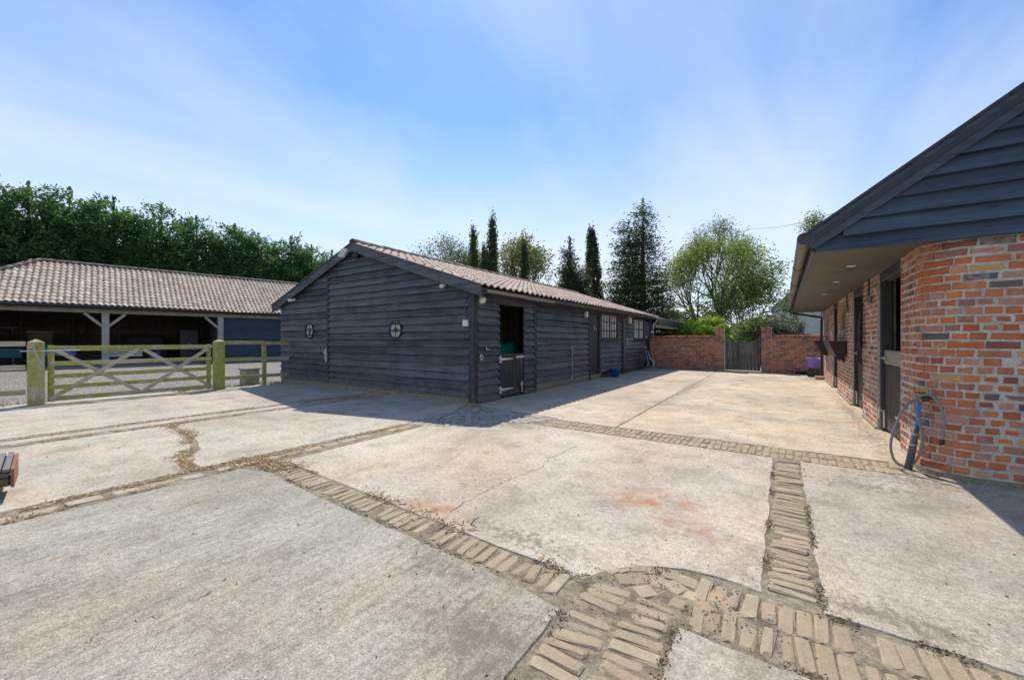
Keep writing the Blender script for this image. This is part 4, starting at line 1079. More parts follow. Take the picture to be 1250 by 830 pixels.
# ------------------------------------------------------------------ brick stables on the right
SX, SYE, SYF, RC = 1.12, 5.28, 16.5, .32           # wall face, end wall face, far corner, corner radius
SOF = 2.215
st = thing('stable_block', 'red brick stable block with rounded corner and blue-black boarded gable overhang', 'stables', (3.6, 11, 0))
L1 = SYF - (SYE + RC); L2 = PI / 2 * RC; L3 = 4.9
def wpath(s):
    """distance along the wall from its far corner -> point, outward normal"""
    if s <= L1: return Vector((SX, SYF - s, 0)), Vector((-1, 0, 0))
    if s <= L1 + L2:
        a = (s - L1) / RC; c = Vector((SX + RC, SYE + RC, 0)); nr = Vector((-math.cos(a), -math.sin(a), 0)); return c + nr * RC, nr
    return Vector((SX + RC + s - L1 - L2, SYE, 0)), Vector((0, -1, 0))
sy = lambda y: SYF - y
DOORS = [(6.28, 7.64), (8.86, 10.12), (12.58, 13.70)]
WINS = [(10.98, 12.10, 1.50, 2.14), (14.85, 15.85, 1.50, 2.14)]
openings = [(sy(b), sy(a), 0, 2.3) for a, b in DOORS] + [(sy(b), sy(a), c, d) for a, b, c, d in WINS]
CH = .0765
bm_s = [brick_mesh('brick', .212, .062, .03), brick_mesh('brick', .103, .062, .03), brick_mesh('brick_b', .214, .060, .03, .009, .005), brick_mesh('brick_b', .102, .063, .03, .010, .005), brick_mesh('brick_c', .210, .0625, .03, .007, .005)]
rb = random.Random(12); bmats, bidx = [], []
zc = .05; row = 0
while zc < 2.21:
    segs = [(0.0, L1 + L2 + L3)]
    for o in openings:
        if zc + .02 > o[2] and zc < o[3]:
            segs = [q_ for a, b in segs for q_ in ((a, min(b, o[0])), (max(a, o[1]), b)) if q_[1] - q_[0] > .03]
    for a, b in segs:
        s = a; first = True
        while s < b - .02:
            if first: hd = row % 2 == 0
            else: hd = rb.random() < ((.90 if zc < 1.72 else .35) if L1 - .5 < s else .5)
            ln = (.118 if hd else .226) * rb.uniform(.95, 1.04)
            if first and not hd and row % 2: ln = .17
            first = False
            e = min(s + ln, b)
            if e - s < .05: break
            if zc > 2.0 and s > L1 + L2 and False: pass
            p, nr = wpath((s + e) / 2); tx = Vector((-nr.y, nr.x, 0))
            if tx.dot(wpath(e)[0] - wpath(s)[0]) < 0: tx = -tx
            rad_in = 0
            hh = bm_s
            i = rb.choice((1, 3)) if (e - s) < .15 else rb.choice((0, 2, 4))
            base_len = .105 if i in (1, 3) else .216
            yv = -nr; xv = Vector((0, 0, 1)).cross(yv) * -1      # x so that x, inward, up is a right-handed frame
            xv = yv.cross(Vector((0, 0, 1)))
            m = frame_m(p + Vector((0, 0, zc + CH / 2 + rb.uniform(-.002, .002))) + nr * rb.uniform(-.003, .004), xv, yv, (0, 0, 1)) @ Matrix.Rotation(rb.gauss(0, .012), 4, 'Y') @ Matrix.Rotation(rb.gauss(0, .012), 4, 'Z') @ Matrix.Diagonal(((e - s - .015) / base_len, 1, 1, 1))
            bmats.append(m); bidx.append(i); s = e
    zc += CH; row += 1
pieces('brick', bm_s, bmats, bidx, 'brick', st, 300, 'brickwork')
# mortar and inner wall
def core(o, z0, z1, s0, s1, th=.20, off=.0035):
    k = max(1, int((s1 - s0) / .08)) if s1 > L1 and s0 < L1 + L2 else 1
    vs, fs = [], []
    for i in range(k + 1):
        p, nr = wpath(s0 + (s1 - s0) * i / k)
        for dd in (off, th):
            for z in (z0, z1): vs.append(p - nr * dd + Vector((0, 0, z)))
    for i in range(k):
        a, b = i * 4, i * 4 + 4
        fs += [(a, a + 1, b + 1, b), (a + 2, b + 2, b + 3, a + 3), (a + 1, a + 3, b + 3, b + 1), (a, b, b + 2, a + 2)]
    fs += [(0, 2, 3, 1), (k * 4, k * 4 + 1, k * 4 + 3, k * 4 + 2)]
    o.add(vs, fs)
m = MB()
cuts = sorted(openings); s = 0
for o in cuts:
    core(m, -.04, 2.24, s, o[0]); 
    if o[2] > .1: core(m, -.04, o[2], o[0], o[1]); core(m, o[3], 2.24, o[0], o[1])
    s = o[1]
core(m, -.04, 2.24, s, L1); core(m, -.04, 2.24, L1, L1 + L2); core(m, -.04, 2.24, L1 + L2, L1 + L2 + L3)
m.box(SX + .201, 6.4, SYF - .2, SYF, 0, 2.24); m.box(6.37, 6.57, SYE + .25, SYF - .21, 0, 2.24)
m.build('wall', 'mortar', st)
m = MB(); core(m, -.04, .045, L1 - .3, L1 + L2 + L3, .1, -.022); m.build('wall_base', 'plinth', st)
m = MB()
for a, b in ((7.66, 8.84), (10.14, 12.56), (13.72, 16.4)): core(m, -.04, .03, sy(b), sy(a), .1, -.02)
m.build('wall_base', 'plinth', st)
# inside
MB().box(SX + .21, 6.36, SYE + .26, SYF - .21, .003, .011).build('stable_floor', 'floor', st)
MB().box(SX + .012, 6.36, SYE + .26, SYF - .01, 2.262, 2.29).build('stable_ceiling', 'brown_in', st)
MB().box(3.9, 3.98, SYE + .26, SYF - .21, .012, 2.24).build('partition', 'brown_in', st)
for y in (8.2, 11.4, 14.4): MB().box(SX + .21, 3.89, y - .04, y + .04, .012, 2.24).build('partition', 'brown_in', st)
# overhanging roof
EXR, RX, PT = .285, 3.62, .708
roofz = lambda x: 2.37 + PT * (x - EXR) if x < RX else 2.37 + PT * (2 * RX - x - EXR)
GY = SYE - .055                                      # gable board plane
for (x0, x1) in ((EXR, RX), (RX, 2 * RX - EXR)):
    z0, z1 = roofz(x0), roofz(x1)
    MB().prism([(x0, GY - .05, z0 - .06), (x1, GY - .05, z1 - .06), (x1, GY - .05, z1), (x0, GY - .05, z0)], (0, SYF + .35 - GY, 0)).build('roof', 'fascia', st)
    e = x0 if x0 < RX else x1
    u = Vector((RX - e, 0, roofz(RX) - roofz(e)))
    tile_roof(st, (e - math.copysign(.05, RX - e), GY - .02, roofz(e) - .03), (0, 1, 0), u, SYF + .33 - GY, 14, 'tile', limit=0, gauge=.292, seed=31)
nb = 7
for i in range(nb):                                   # soffit sheets
    y0 = GY + .02 + (SYF + .25 - GY) * i / nb; y1 = GY + .02 + (SYF + .25 - GY) * (i + 1) / nb
    MB().cbox(EXR + .005, SX + .024, y0 + .0015, y1 - .0015, SOF, SOF + .018, .002).build('soffit_board', 'soffit', st)
MB().cbox(EXR - .028, EXR + .003, GY + .012, SYF + .28, SOF - .012, 2.36, .004).build('fascia', 'fascia', st)
# gutter in lengths with joints
gx = EXR - .095
ylist = np.linspace(GY - .04, SYF + .28, 7)
for a, b in zip(ylist[:-1], ylist[1:]):
    gutter(st, gx, a, b - .012, 2.345, 'gutter_top', r_=.062)
    gutter(st, gx, b - .06, b + .03, 2.345, 'gutter', r_=.068, name='gutter_joint')
MB().lathe((gx, GY - .045, 2.345), [(.064, 0), (.064, .01)], 14, (0, 1, 0)).build('gutter_end', 'gutter', st)
dp = MB().tube([(gx, SYF + .1, 2.28), (gx + .05, SYF + .1, 2.2), (SX - .06, SYF + .0, 2.02), (SX - .06, SYF - .06, 1.9), (SX - .06, SYF - .06, .05)], .036, 10).build('downpipe', 'gutter', st, True)
# gable boards
gb = lambda a, z, o: (a, GY + .028 - o, z)
board_run(st, 'bgx', gb, EXR + .005, 2 * RX - EXR - .005, 2.19, 4.75, .152, lambda a: min(2.20 + PT * (a - EXR + .02), 2.20 + PT * (2 * RX - a - EXR + .02)) + .05, seed=21, out0=.062)
MB().prism([(EXR + .01, GY + .03, SOF + .03), (2 * RX - EXR - .01, GY + .03, SOF + .03), (RX, GY + .03, roofz(RX) - .08)], (0, .03, 0)).build('gable_frame', 'fascia', st)
for sg in (0, 1):
    f = (lambda x: x) if sg == 0 else (lambda x: 2 * RX - x)
    MB().prism([(f(EXR - .07), GY - .04, 2.375), (f(RX), GY - .04, roofz(RX) + .05), (f(RX), GY - .04, roofz(RX) - .165), (f(EXR + .005), GY - .04, 2.23), (f(EXR - .05), GY - .04, 2.26)], (0, .034, 0)).build('bargeboard', 'bgx', st)
    MB().prism([(f(EXR - .09), GY - .058, 2.40), (f(RX), GY - .058, roofz(RX) + .09), (f(RX), GY - .058, roofz(RX) + .055), (f(EXR - .09), GY - .058, 2.365)], (0, .07, 0)).build('verge_strip', 'fascia', st)
ridge_tiles(st, (RX, GY - .04, roofz(RX) + .05), (RX, SYF + .3, roofz(RX) + .05), 'ridge')
for i, y in enumerate((6.55, 8.2, 10.3)):
    t = thing('downlight', ('nearest', 'middle', 'farthest')[i] + ' of the three round white downlights in the stable soffit', 'downlight', (.72, y, SOF - .005), 'soffit downlights')
    MB().lathe((.72, y, SOF - .006), [(.048, .012), (.05, 0), (.036, -.003), (.034, .004)], 18).build('bezel', 'white', t); MB().lathe((.72, y, SOF - .0025), [(.033, .004), (.033, 0)], 16).build('lens', flat('frosted_lens', (.9, .86, .75), .3), t)

# stable doors
pale_rail = mossy_wood('pale_door_rail', 'y', (.30, .27, .19), (.26, .23, .12), .2)
def stable_door(y0, y1, zl=1.14):
    x = SX + .075
    for a, b in ((y0 + .004, y0 + .085), (y1 - .085, y1 - .004)): MB().cbox(SX + .03, SX + .15, a, b, .02, 2.26, .005).build('door_post', 'bz', st)
    MB().cbox(SX + .031, SX + .15, y0 + .087, y1 - .087, 2.10, 2.26, .005).build('door_head', 'by', st)
    d = MB().box(x + .022, x + .06, y0 + .095, y1 - .095, .05, zl - .20).build('stable_door', 'plank', st)
    n = 9
    for i in range(n):
        a = y0 + .095 + (y1 - y0 - .19) * i / n; b = y0 + .095 + (y1 - y0 - .19) * (i + 1) / n
        MB().cbox(x, x + .021, a + .002, b - .002, .045, zl - .195, .005).build('plank', 'plank', d)
    MB().cbox(x - .012, x + .065, y0 + .09, y1 - .09, zl - .193, zl, .010).build('top_rail', pale_rail, d)
    t_hinge(d, x - .014, y0 + .10, .30, -.0 + .52, 'white_iron', 1, .17)
    t_hinge(d, x - .026, y0 + .10, zl - .10, .12, 'steel', 1, .14)
    m = MB(); m.box(x - .026, x - .013, y1 - .24, y1 - .10, zl - .14, zl - .08); m.tube([(x - .035, y1 - .28, zl - .11), (x - .035, y1 - .06, zl - .11)], .012, 8); m.build('bolt', 'steel', d)
    m = MB(); m.tube([(x - .02, y1 - .14, .06), (x - .02, y1 - .14, .30)], .012, 8); m.tube([(x - .025, y1 - .15, .27), (x - .07, y1 - .13, .33), (x - .07, y1 - .10, .18)], .011, 6); m.build('kick_bolt', 'white_iron', d)
    # upper leaf folded back inside
    MB().cbox(SX + .16, SX + .195, y0 + .09, y0 + .14, zl + .02, 2.09, .004).build('inner_stop', 'bz', st)
    MB().cbox(SX + .215, SX + .245, y0 + .16, y0 + .30, zl - .1, 2.1, .004).build('inner_upright', 'brown_in', st)
for a, b in DOORS: stable_door(a, b)
def stable_window(y0, y1, z0, z1):
    f = MB(); x = SX + .02
    f.box(x, x + .07, y0, y0 + .08, z0, z1); f.box(x, x + .07, y1 - .08, y1, z0, z1); f.box(x - .03, x + .07, y0 - .03, y1 + .03, z0 - .05, z0 - .002)
    o = f.build('window', 'pine', st)
    n = 10; vs, fs = [], []                            # arched head
    for i in range(n + 1):
        y = y0 + .082 + (y1 - y0 - .164) * i / n; t = 2 * i / n - 1; zz = z1 - .05 - .24 * t * t
        vs += [(x, y, zz), (x + .07, y, zz), (x + .07, y, z1 + .01), (x, y, z1 + .01)]
    for i in range(n):
        a, b = i * 4, i * 4 + 4; fs += [(a, b, b + 1, a + 1), (a, a + 3, b + 3, b), (a + 1, b + 1, b + 2, a + 2)]
    MB().add(vs, fs).build('arched_head', 'pine', o)
    MB().box(x + .045, x + .055, y0 + .081, y1 - .081, z0, z1 - .02).build('pane', 'glass', o)
    MB().box(x + .02, x + .044, (y0 + y1) / 2 - .02, (y0 + y1) / 2 + .02, z0 + .001, z1 - .06).build('glazing_bar', 'pine', o)
for a in WINS: stable_window(*a)

def manger(y0, y1, label):
    t = thing('wall_planter', label, 'planter', (SX - .15, (y0 + y1) / 2, 1.0), 'black planters on the stable wall')
    w0, w1, z0, z1 = .17, .30, .93, 1.26; th = .018
    def pr(a, b, nm, mat='black'): MB().prism(a, b).build(nm, mat, t)
    xs = SX - .012
    for y, nm in ((y0, 'end_panel'), (y1 - th, 'end_panel')):
        pr([(xs, y, z0), (xs - w0, y, z0), (xs - w1, y, z1), (xs, y, z1)], (0, th, 0), nm)
    pr([(xs - w0, y0 + th, z0), (xs - w1, y0 + th, z1), (xs - w1 + th, y0 + th, z1), (xs - w0 + th, y0 + th, z0)], (0, y1 - y0 - 2 * th, 0), 'front_panel')
    pr([(xs - th, y0 + th, z0), (xs - w0 + th, y0 + th, z0), (xs - w0 + th, y0 + th, z0 + th), (xs - th, y0 + th, z0 + th)], (0, y1 - y0 - 2 * th, 0), 'base')
    pr([(xs, y0 + th, z0), (xs - th, y0 + th, z0), (xs - th, y0 + th, z1), (xs, y0 + th, z1)], (0, y1 - y0 - 2 * th, 0), 'back_panel')
    pr([(xs - th - .003, y0 + th, z1 - .06), (xs - w1 + th + .03, y0 + th, z1 - .06), (xs - w1 + th + .03, y0 + th, z1 - .045), (xs - th - .003, y0 + th, z1 - .045)], (0, y1 - y0 - 2 * th, 0), 'soil', 'dirt')
    for y in (y0 + .25, y1 - .3): MB().prism([(xs, y, z0 - .002), (xs, y, z0 - .14), (xs - w0 * .9, y, z0 - .002)], (0, .03, 0)).build('bracket', 'black', t)
manger(10.80, 12.25, 'black wall planter under the nearer arched stable window'); manger(14.7, 16.0, 'black wall planter under the farther arched stable window')

# bridle, conduit, hose and far-end clutter
t = thing('bridle', 'black leather bridle hanging on the brick between two stable doors', 'bridle', (SX - .05, 8.70, 1.5)); b_ = random.Random(3)
for i in range(3):
    y = 8.66 + .06 * i
    MB().tube([(SX - .03, y, 1.86), (SX - .055, y - .02, 1.6), (SX - .06, y + .03, 1.35), (SX - .05, y - .01, 1.12)], [.012, .018, .014, .010], 6).build('strap', 'leather', t, True)
MB().tube([(SX - .06, 8.70 + .13 * math.sin(a), 1.07 + .20 * math.cos(a)) for a in np.linspace(0, 2 * PI, 20)], .017, 6).build('noseband', 'leather', t, True)
MB().lathe((SX - .04, 8.72, 1.42), [(.03, 0), (.032, .015), (.02, .03)], 10, (-1, 0, 0)).build('buckle', 'steel', t); MB().tube([(SX + .02, 8.72, 1.87), (SX - .08, 8.72, 1.87), (SX - .09, 8.72, 1.92)], .012, 6).build('peg', 'black', t)
for y, lb in ((8.05, 'grey switch box with conduit on the brick pier beside the nearest stable door'), (10.55, 'grey switch box with conduit between the middle stable door and an arched window')):
    t = thing('switch_box', lb, 'switch', (SX - .03, y, 1.9), 'conduit boxes on the stable wall')
    MB().cbox(SX - .055, SX - .004, y - .045, y + .045, 1.84, 1.94, .008).build('box', flat('grey_box', (.20, .21, .19), .5), t); MB().tube([(SX - .03, y, 1.94), (SX - .03, y, 2.21)], .011, 6).build('conduit', 'black', t)
    MB().cbox(SX - .064, SX - .056, y - .012, y + .012, 1.875, 1.905, .003).build('switch', 'black', t)
t = thing('standpipe', 'leaning blue water pipe with grey lagging by the rounded brick corner', 'pipe', (1.06, 5.62, 0))
MB().tube([(1.035, 5.495, -.02), (1.055, 5.44, .20), (1.075, 5.385, .44)], [.031, .029, .022], 12).build('lagging', 'lag', t, True)
MB().tube([(1.0745, 5.387, .43), (1.085, 5.36, .55), (1.09, 5.345, .70)], .016, 10).build('pipe', 'pipe_blue', t, True)
m = MB(); m.tube([(1.09, 5.345, .68), (1.09, 5.345, .73)], .023, 10); m.tube([(1.09, 5.345, .72), (1.07, 5.36, .735)], .015, 8); m.tube([(1.09, 5.345, .73), (1.09, 5.345, .77)], .009, 6); m.tube([(1.05, 5.33, .775), (1.13, 5.36, .775)], .009, 6); m.tube([(1.09, 5.345, .70), (1.16, 5.43, .70)], .014, 6); m.build('tap', flat('brass', (.30, .22, .09), .4, .7), t)
MB().cbox(1.07, 1.19, 5.27, 5.36, .725, .752, .010).build('hose_hanger', 'black', t)
for z in (.25, .36): MB().lathe((1.055 + (z - .20) * .083, 5.44 - (z - .20) * .23, z), [(.032, 0), (.032, .010)], 12).build('strap', 'steel', t)
t = thing('hosepipe', 'grey hose looped over the tap and hanging down the brick corner', 'hose', (1.06, 5.62, .7))
def smooth(pts, k=8):
    P_ = [Vector(p) for p in pts]; o = []
    for i in range(len(P_) - 1):
        a, b, c, d = P_[max(i - 1, 0)], P_[i], P_[i + 1], P_[min(i + 2, len(P_) - 1)]
        for q_ in range(k):
            u = q_ / k; o.append(.5 * ((2 * b) + (c - a) * u + (2 * a - 5 * b + 4 * c - d) * u * u + (3 * b - a - 3 * c + d) * u ** 3))
    return o + [P_[-1]]
MB().tube(smooth([(1.07, 5.36, .72), (.98, 5.36, .61), (.91, 5.40, .35), (.90, 5.43, .19), (.94, 5.46, .06), (1.03, 5.48, .02), (1.09, 5.42, .13), (1.11, 5.36, .33), (1.08, 5.31, .50), (1.04, 5.28, .68), (1.07, 5.25, .75), (1.14, 5.235, .765), (1.20, 5.23, .67), (1.225, 5.24, .53), (1.215, 5.24, .36)]), .0108, 8).build('hose', 'hose', t, True)
MB().tube([(1.215, 5.24, .365), (1.213, 5.24, .32)], .018, 8).build('connector', 'black', t)
t = thing('tub_trug', 'purple feed tub raised on a black stand at the far end of the stables', 'tub', (.93, 17.3, 0))
MB().lathe((.93, 17.3, .30), [(.20, 0), (.25, .27), (.275, .33), (.275, .35), (.245, .345), (.19, .02)], 22).build('bowl', 'purple', t, True)
m = MB()
for a in range(4): m.tube([(.93 + .2 * math.cos(a * H_ + .6), 17.3 + .2 * math.sin(a * H_ + .6), .31), (.93 + .23 * math.cos(a * H_ + .6), 17.3 + .23 * math.sin(a * H_ + .6), 0)], .025, 6)
m.box(.75, 1.11, 17.12, 17.48, .02, .27); m.build('stand', 'black', t)
MB().tube([(.66, 17.2, .60), (.60, 17.16, .66), (.64, 17.1, .61)], .014, 6).build('handle', 'black', t)
t = thing('broom', 'long-handled broom with black head leaning on the brick wall beside the purple tub', 'broom', (.72, 18.3, 0))
MB().tube([(.74, 18.3, .12), (.74, 18.56, 1.46)], .013, 8).build('handle', 'oak', t, True); MB().cbox(.44, 1.02, 18.20, 18.36, .06, .13, .012).build('head', 'black', t)
m = MB()
for i in range(28): m.beam((.46 + .02 * i, 18.28, .065), (.46 + .02 * i, 18.28 + .02 * math.sin(i), .005), .017, .11)
m.build('bristles', 'rubber', t)
t = tag(MB().cbox(.88, 1.14, 16.15, 16.42, .0, .10, .014).build('timber_block', 'pine'), 'pale timber block on the concrete at the far corner of the stables', 'block')

# ------------------------------------------------------------------ brick garden wall with the plank gate
def garden_wall(x0, x1, pier, label, seed):
    """runs along x at y = 18.5; pier = (x0, x1) of the taller end"""
    root = thing('brick_wall', label, 'wall', ((x0 + x1) / 2, 18.6, 0), 'garden walls either side of the gate')
    r = random.Random(seed); ms = [brick_mesh('brick', .216, .066, .03), brick_mesh('brick', .105, .066, .03, .008, .004)]
    mats, idx = [], []
    def lay(a0, a1, zt, yf):
        z = -.02; row = 0
        while z < zt - .03:
            s = a0; first = True
            while s < a1 - .02:
                hd = r.random() < .3 or (first and row % 2 == 0)
                e = min(s + (.115 if hd else .226), a1); first = False
                if e - s < .04: break
                i = 1 if e - s < .15 else 0
                m = frame_m(Vector(((s + e) / 2, yf + r.uniform(-.004, .003), z + CH / 2 + r.uniform(-.002, .002))), (1, 0, 0), (0, 1, 0), (0, 0, 1)) @ Matrix.Rotation(r.gauss(0, .014), 4, 'Y') @ Matrix.Diagonal(((e - s - .011) / (.105 if i else .216), 1, 1, 1))
                mats.append(m); idx.append(i); s = e
            z += CH; row += 1
        return z
    zt = lay(x0, x1, 1.34, 18.5); zp = lay(pier[0], pier[1], 1.72, 18.47)
    s = x0
    while s < x1 - .05:                                # coping of bricks on edge
        mats.append(frame_m(Vector((s + .036, 18.488, zt + .052)), (0, 0, 1), (0, 1, 0), (-1, 0, 0)) @ Matrix.Rotation(r.gauss(0, .03), 4, 'Y') @ Matrix.Diagonal((1, 7.6, 1, 1))); idx.append(1); s += .077
    pieces('brick', ms, mats, idx, 'brick_old', root, 60, 'brickwork')
    m = MB(); m.box(x0, x1, 18.51, 18.71, -.05, zt); m.box(pier[0] + .01, pier[1] - .01, 18.48, 18.80, -.05, zp); m.build('wall_core', 'mortar', root)
    m = MB(); m.cbox(pier[0] - .012, pier[1] + .012, 18.455, 18.815, zp + .002, zp + .04, .008); m.build('pier_cap', 'brick_old', root)
    # plain back face
    MB().box(x0 + .01, x1 - .01, 18.712, 18.73, -.05, zt).build('back_face', 'brick_old', root)
garden_wall(-5.0, -2.34, (-2.34, -1.98), 'red brick garden wall between the barn and the plank gate', 41)
garden_wall(-.33, 3.2, (-.70, -.33), 'red brick garden wall between the plank gate and the stables', 42)
t = thing('garden_gate', 'grey weathered plank gate with a dipped top between brick piers', 'gate', (-1.34, 18.58, 0))
gx0, gx1 = -1.96, -.72; n = 10
for i in range(n):
    a = gx0 + (gx1 - gx0) * i / n; b = gx0 + (gx1 - gx0) * (i + 1) / n
    zz = lambda x: 1.60 - .44 * math.sqrt(max(0, 1 - ((x - (gx0 + gx1) / 2) / ((gx1 - gx0) / 2)) ** 2))
    k = 4; top = [(a + .004 + (b - a - .008) * j / k) for j in range(k + 1)]
    poly = [(a + .004, 18.56, .05), (b - .004, 18.56, .05)] + [(x, 18.56, zz(x)) for x in reversed(top)]
    MB().prism(poly, (0, .025, 0)).build('plank', 'grey_plank', t)
for z in (.25, 1.0): MB().cbox(gx0 + .02, gx1 - .02, 18.587, 18.625, z, z + .1, .005).build('ledge', 'grey_plank', t)
MB().beam((gx0 + .05, 18.605, .36), (gx1 - .05, 18.605, .99), .035, .09).build('brace', 'grey_plank', t)
MB().box(gx0 - .008, gx1 + .01, 18.47, 18.70, -.03, .02).build('threshold', 'c_far2', t)

# ------------------------------------------------------------------ field gate and fences on the left
GX = -12.15
def gate_post(y, label):
    t = thing('gate_post', label, 'gate post', (GX, y, 0), 'mossy gate posts')
    MB().cbox(GX - .105, GX + .105, y - .105, y + .105, -.2, 1.235, .012).build('shaft', 'moss_z', t)
    MB().add([(GX - .105, y - .105, 1.236), (GX + .105, y - .105, 1.236), (GX + .105, y + .105, 1.236), (GX - .105, y + .105, 1.236), (GX, y, 1.30)], [(0, 1, 4), (1, 2, 4), (2, 3, 4), (3, 0, 4), (3, 2, 1, 0)]).build('cap', 'moss_z', t)
gate_post(1.17, 'mossy green square gate post with the long sliding latch, left end of the field gate')
gate_post(4.24, 'mossy green square gate post carrying the steel gate hinges beside the barn')
t = thing('field_gate', 'mossy timber five-bar field gate with two crossed braces', 'gate', (GX, 2.7, 0))
ga, gb_ = 1.33, 4.08
for z in (1.10, .80, .55, .33, .10): MB().cbox(GX - .018, GX + .018, ga, gb_, z - .045, z + .045 + (.015 if z > 1 else 0), .006).build('rail', 'moss_y', t)
for y in (ga + .04, gb_ - .05): MB().cbox(GX - .055, GX - .019, y - .045, y + .045, .04, 1.17, .006).build('stile', 'moss_z', t)
gm = (ga + gb_) / 2
for i, (a, b) in enumerate((((ga + .1, 1.07), (gm, .10)), ((ga + .02, .10), (gm - .05, 1.07)), ((gm + .05, 1.07), (gb_ - .05, .12)), ((gm + .02, .10), (gb_ - .1, 1.07)))):
    xo = GX + .019 + .0175 + (.036 if i in (1, 3) else 0)
    MB().beam((xo, a[0], a[1]), (xo, b[0], b[1]), .034, .075).build('brace', 'moss_d', t)
MB().box(GX + .019, GX + .028, gb_ - .62, gb_ + .12, 1.095, 1.135).build('hinge', 'steel', t)
MB().box(GX + .019, GX + .028, gb_ - .25, gb_ + .10, .09, .12).build('hinge', 'steel', t)
m = MB(); m.tube([(GX + .13, .96, 1.065), (GX + .135, 1.3, 1.065), (GX + .06, 1.75, 1.07)], .011, 8); m.tube([(GX + .14, 1.12, 1.22), (GX + .145, 1.16, 1.0), (GX + .15, 1.26, .75)], .010, 6); m.build('latch', 'steel', t)
def fence(y0, y1, posts, label, seed):
    t = thing('fence', label, 'fence', (GX, (y0 + y1) / 2, 0), 'mossy post and rail fences')
    r = random.Random(seed)
    ps = [y0] + sorted(posts) + [y1]
    for z in (1.20, .745, .27):
        for a, b in zip(ps[:-1], ps[1:]): MB().beam((GX + .02, a + .003, z + r.uniform(-.01, .01)), (GX + .02, b - .003, z + r.uniform(-.01, .01)), .038, .095).build('rail', 'moss_y', t)
    for y in posts: MB().cbox(GX - .075, GX - .001, y - .05, y + .05, -.2, 1.17, .006).build('post', 'moss_z', t)
fence(-4.2, 1.04, (-3.4, -1.6, .2), 'mossy three-rail fence running left from the latch post', 1)
fence(4.37, 6.0, (5.35,), 'short mossy three-rail fence between the hinge post and the barn', 2)
t = thing('stone_bollard', 'squat pale stone block with a pyramid cap behind the short fence', 'bollard', (-12.78, 5.22, 0))
MB().cbox(-12.97, -12.59, 5.03, 5.41, -.05, .42, .02).build('block', 'stone', t)
m = MB(); m.cbox(-13.0, -12.56, 5.0, 5.44, .421, .47, .012); m.add([(-12.98, 5.02, .471), (-12.58, 5.02, .471), (-12.58, 5.42, .471), (-12.98, 5.42, .471), (-12.78, 5.22, .56)], [(0, 1, 4), (1, 2, 4), (2, 3, 4), (3, 0, 4)]); m.build('cap', 'stone', t)

# wooden box at the left edge
t = thing('wooden_box', 'low weathered plank box with ribbed grey lid and orange end at the left edge', 'box', (-5.3, 0, 0))
ph = math.radians(82.5); BL = Matrix.Translation((-5.10, .38, 0)) @ Matrix.Rotation(ph, 4, 'Z')     # local x back along -x, y = width to the far side
def bx(x0, x1, y0, y1, z0, z1, nm, mt, b=.006): MB().cbox(x0, x1, y0, y1, z0, z1, b).xf(BL).build(nm, mt, t)
for x in (-.14, -.85): bx(x - .06, x + .06, .03, .40, 0, .105, 'block_foot', 'plank')
old = mossy_wood('old_box_board', 'y', (.15, .125, .09), (.10, .10, .05), .2)
bx(-1.0, -.02, .022, .40, .108, .125, 'base', old)
for z0, z1 in ((.128, .178), (.182, .228)): bx(-1.0, -.025, .0, .021, z0, z1, 'side_board', old); bx(-1.0, -.025, .40, .42, z0, z1, 'side_board', old)
MB().prism([(-.018, -.02, .105), (-.018, .40, .105), (-.018, .40, .30), (-.018, -.02, .252)], (.018, 0, 0)).xf(BL).build('end_board', 'orange', t)
lid = mossy_wood('grey_ribbed_lid', 'x', (.22, .21, .195), (.16, .16, .13), .1)
for i in range(22):
    x = -.04 - i * .045
    MB().beam((x, -.045, .250), (x, .415, .302), .034, .022).xf(BL).build('slat', lid, t)
MB().prism([(-1.0, -.03, .234), (-.02, -.03, .234), (-.02, .40, .284), (-1.0, .40, .284)], (0, 0, .004)).xf(BL).build('lid_board', 'plank', t)

# blue bucket, hose reel by the barn
t = thing('bucket', 'blue plastic bucket standing against the barn boards', 'bucket', (-4.80, 13.35, 0))
MB().lathe((-4.80, 13.35, .003), [(.145, 0), (.175, .26), (.19, .262), (.19, .285), (.172, .285), (.135, .02)], 24).build('tub', 'blue', t, True)
MB().tube([(-4.80 + .185 * math.cos(a), 13.35 + .185 * math.sin(a), .27 - .13 * math.sin((a - .3)) ** 2) for a in np.linspace(.3, .3 + PI, 14)], .006, 6).build('handle', 'steel', t)
t = thing('hose_reel', 'pale hose wound on an upright reel cart with orange grips by the barn', 'hose reel', (-4.62, 17.0, 0))
hx, hy = -4.62, 17.0
for s in (-.17, .17): MB().tube([(hx + .10, hy + s, .02), (hx + .02, hy + s, .3), (hx - .10, hy + s, .80)], .014, 8).build('frame_leg', 'steel', t, True); MB().tube([(hx + .02, hy + s, .3), (hx - .15, hy + s * 1.1, .02)], .014, 8).build('frame_leg', 'steel', t, True)
MB().tube([(hx - .10, hy - .17, .80), (hx - .105, hy, .83), (hx - .10, hy + .17, .80)], .015, 8).build('handle', 'yellow', t, True)
m = MB()
for k in range(5):
    for j in range(3): m.tube([(hx + (.10 + .026 * j) * math.cos(a), hy - .10 + .05 * k, .30 + (.10 + .026 * j) * math.sin(a)) for a in np.linspace(0, 2 * PI, 15)], .016, 6)
m.build('coiled_hose', 'hose_pale', t, True)
for s in (-.15, .15): MB().lathe((hx, hy + s, .30), [(.19, -.008), (.19, .008)], 18, (0, 1, 0)).build('flange', 'steel' if s > 0 else 'black', t)
MB().tube([(hx + .02, hy - .17, .30), (hx + .02, hy - .24, .33), (hx + .02, hy - .25, .42)], .022, 8).build('crank', 'yellow', t)
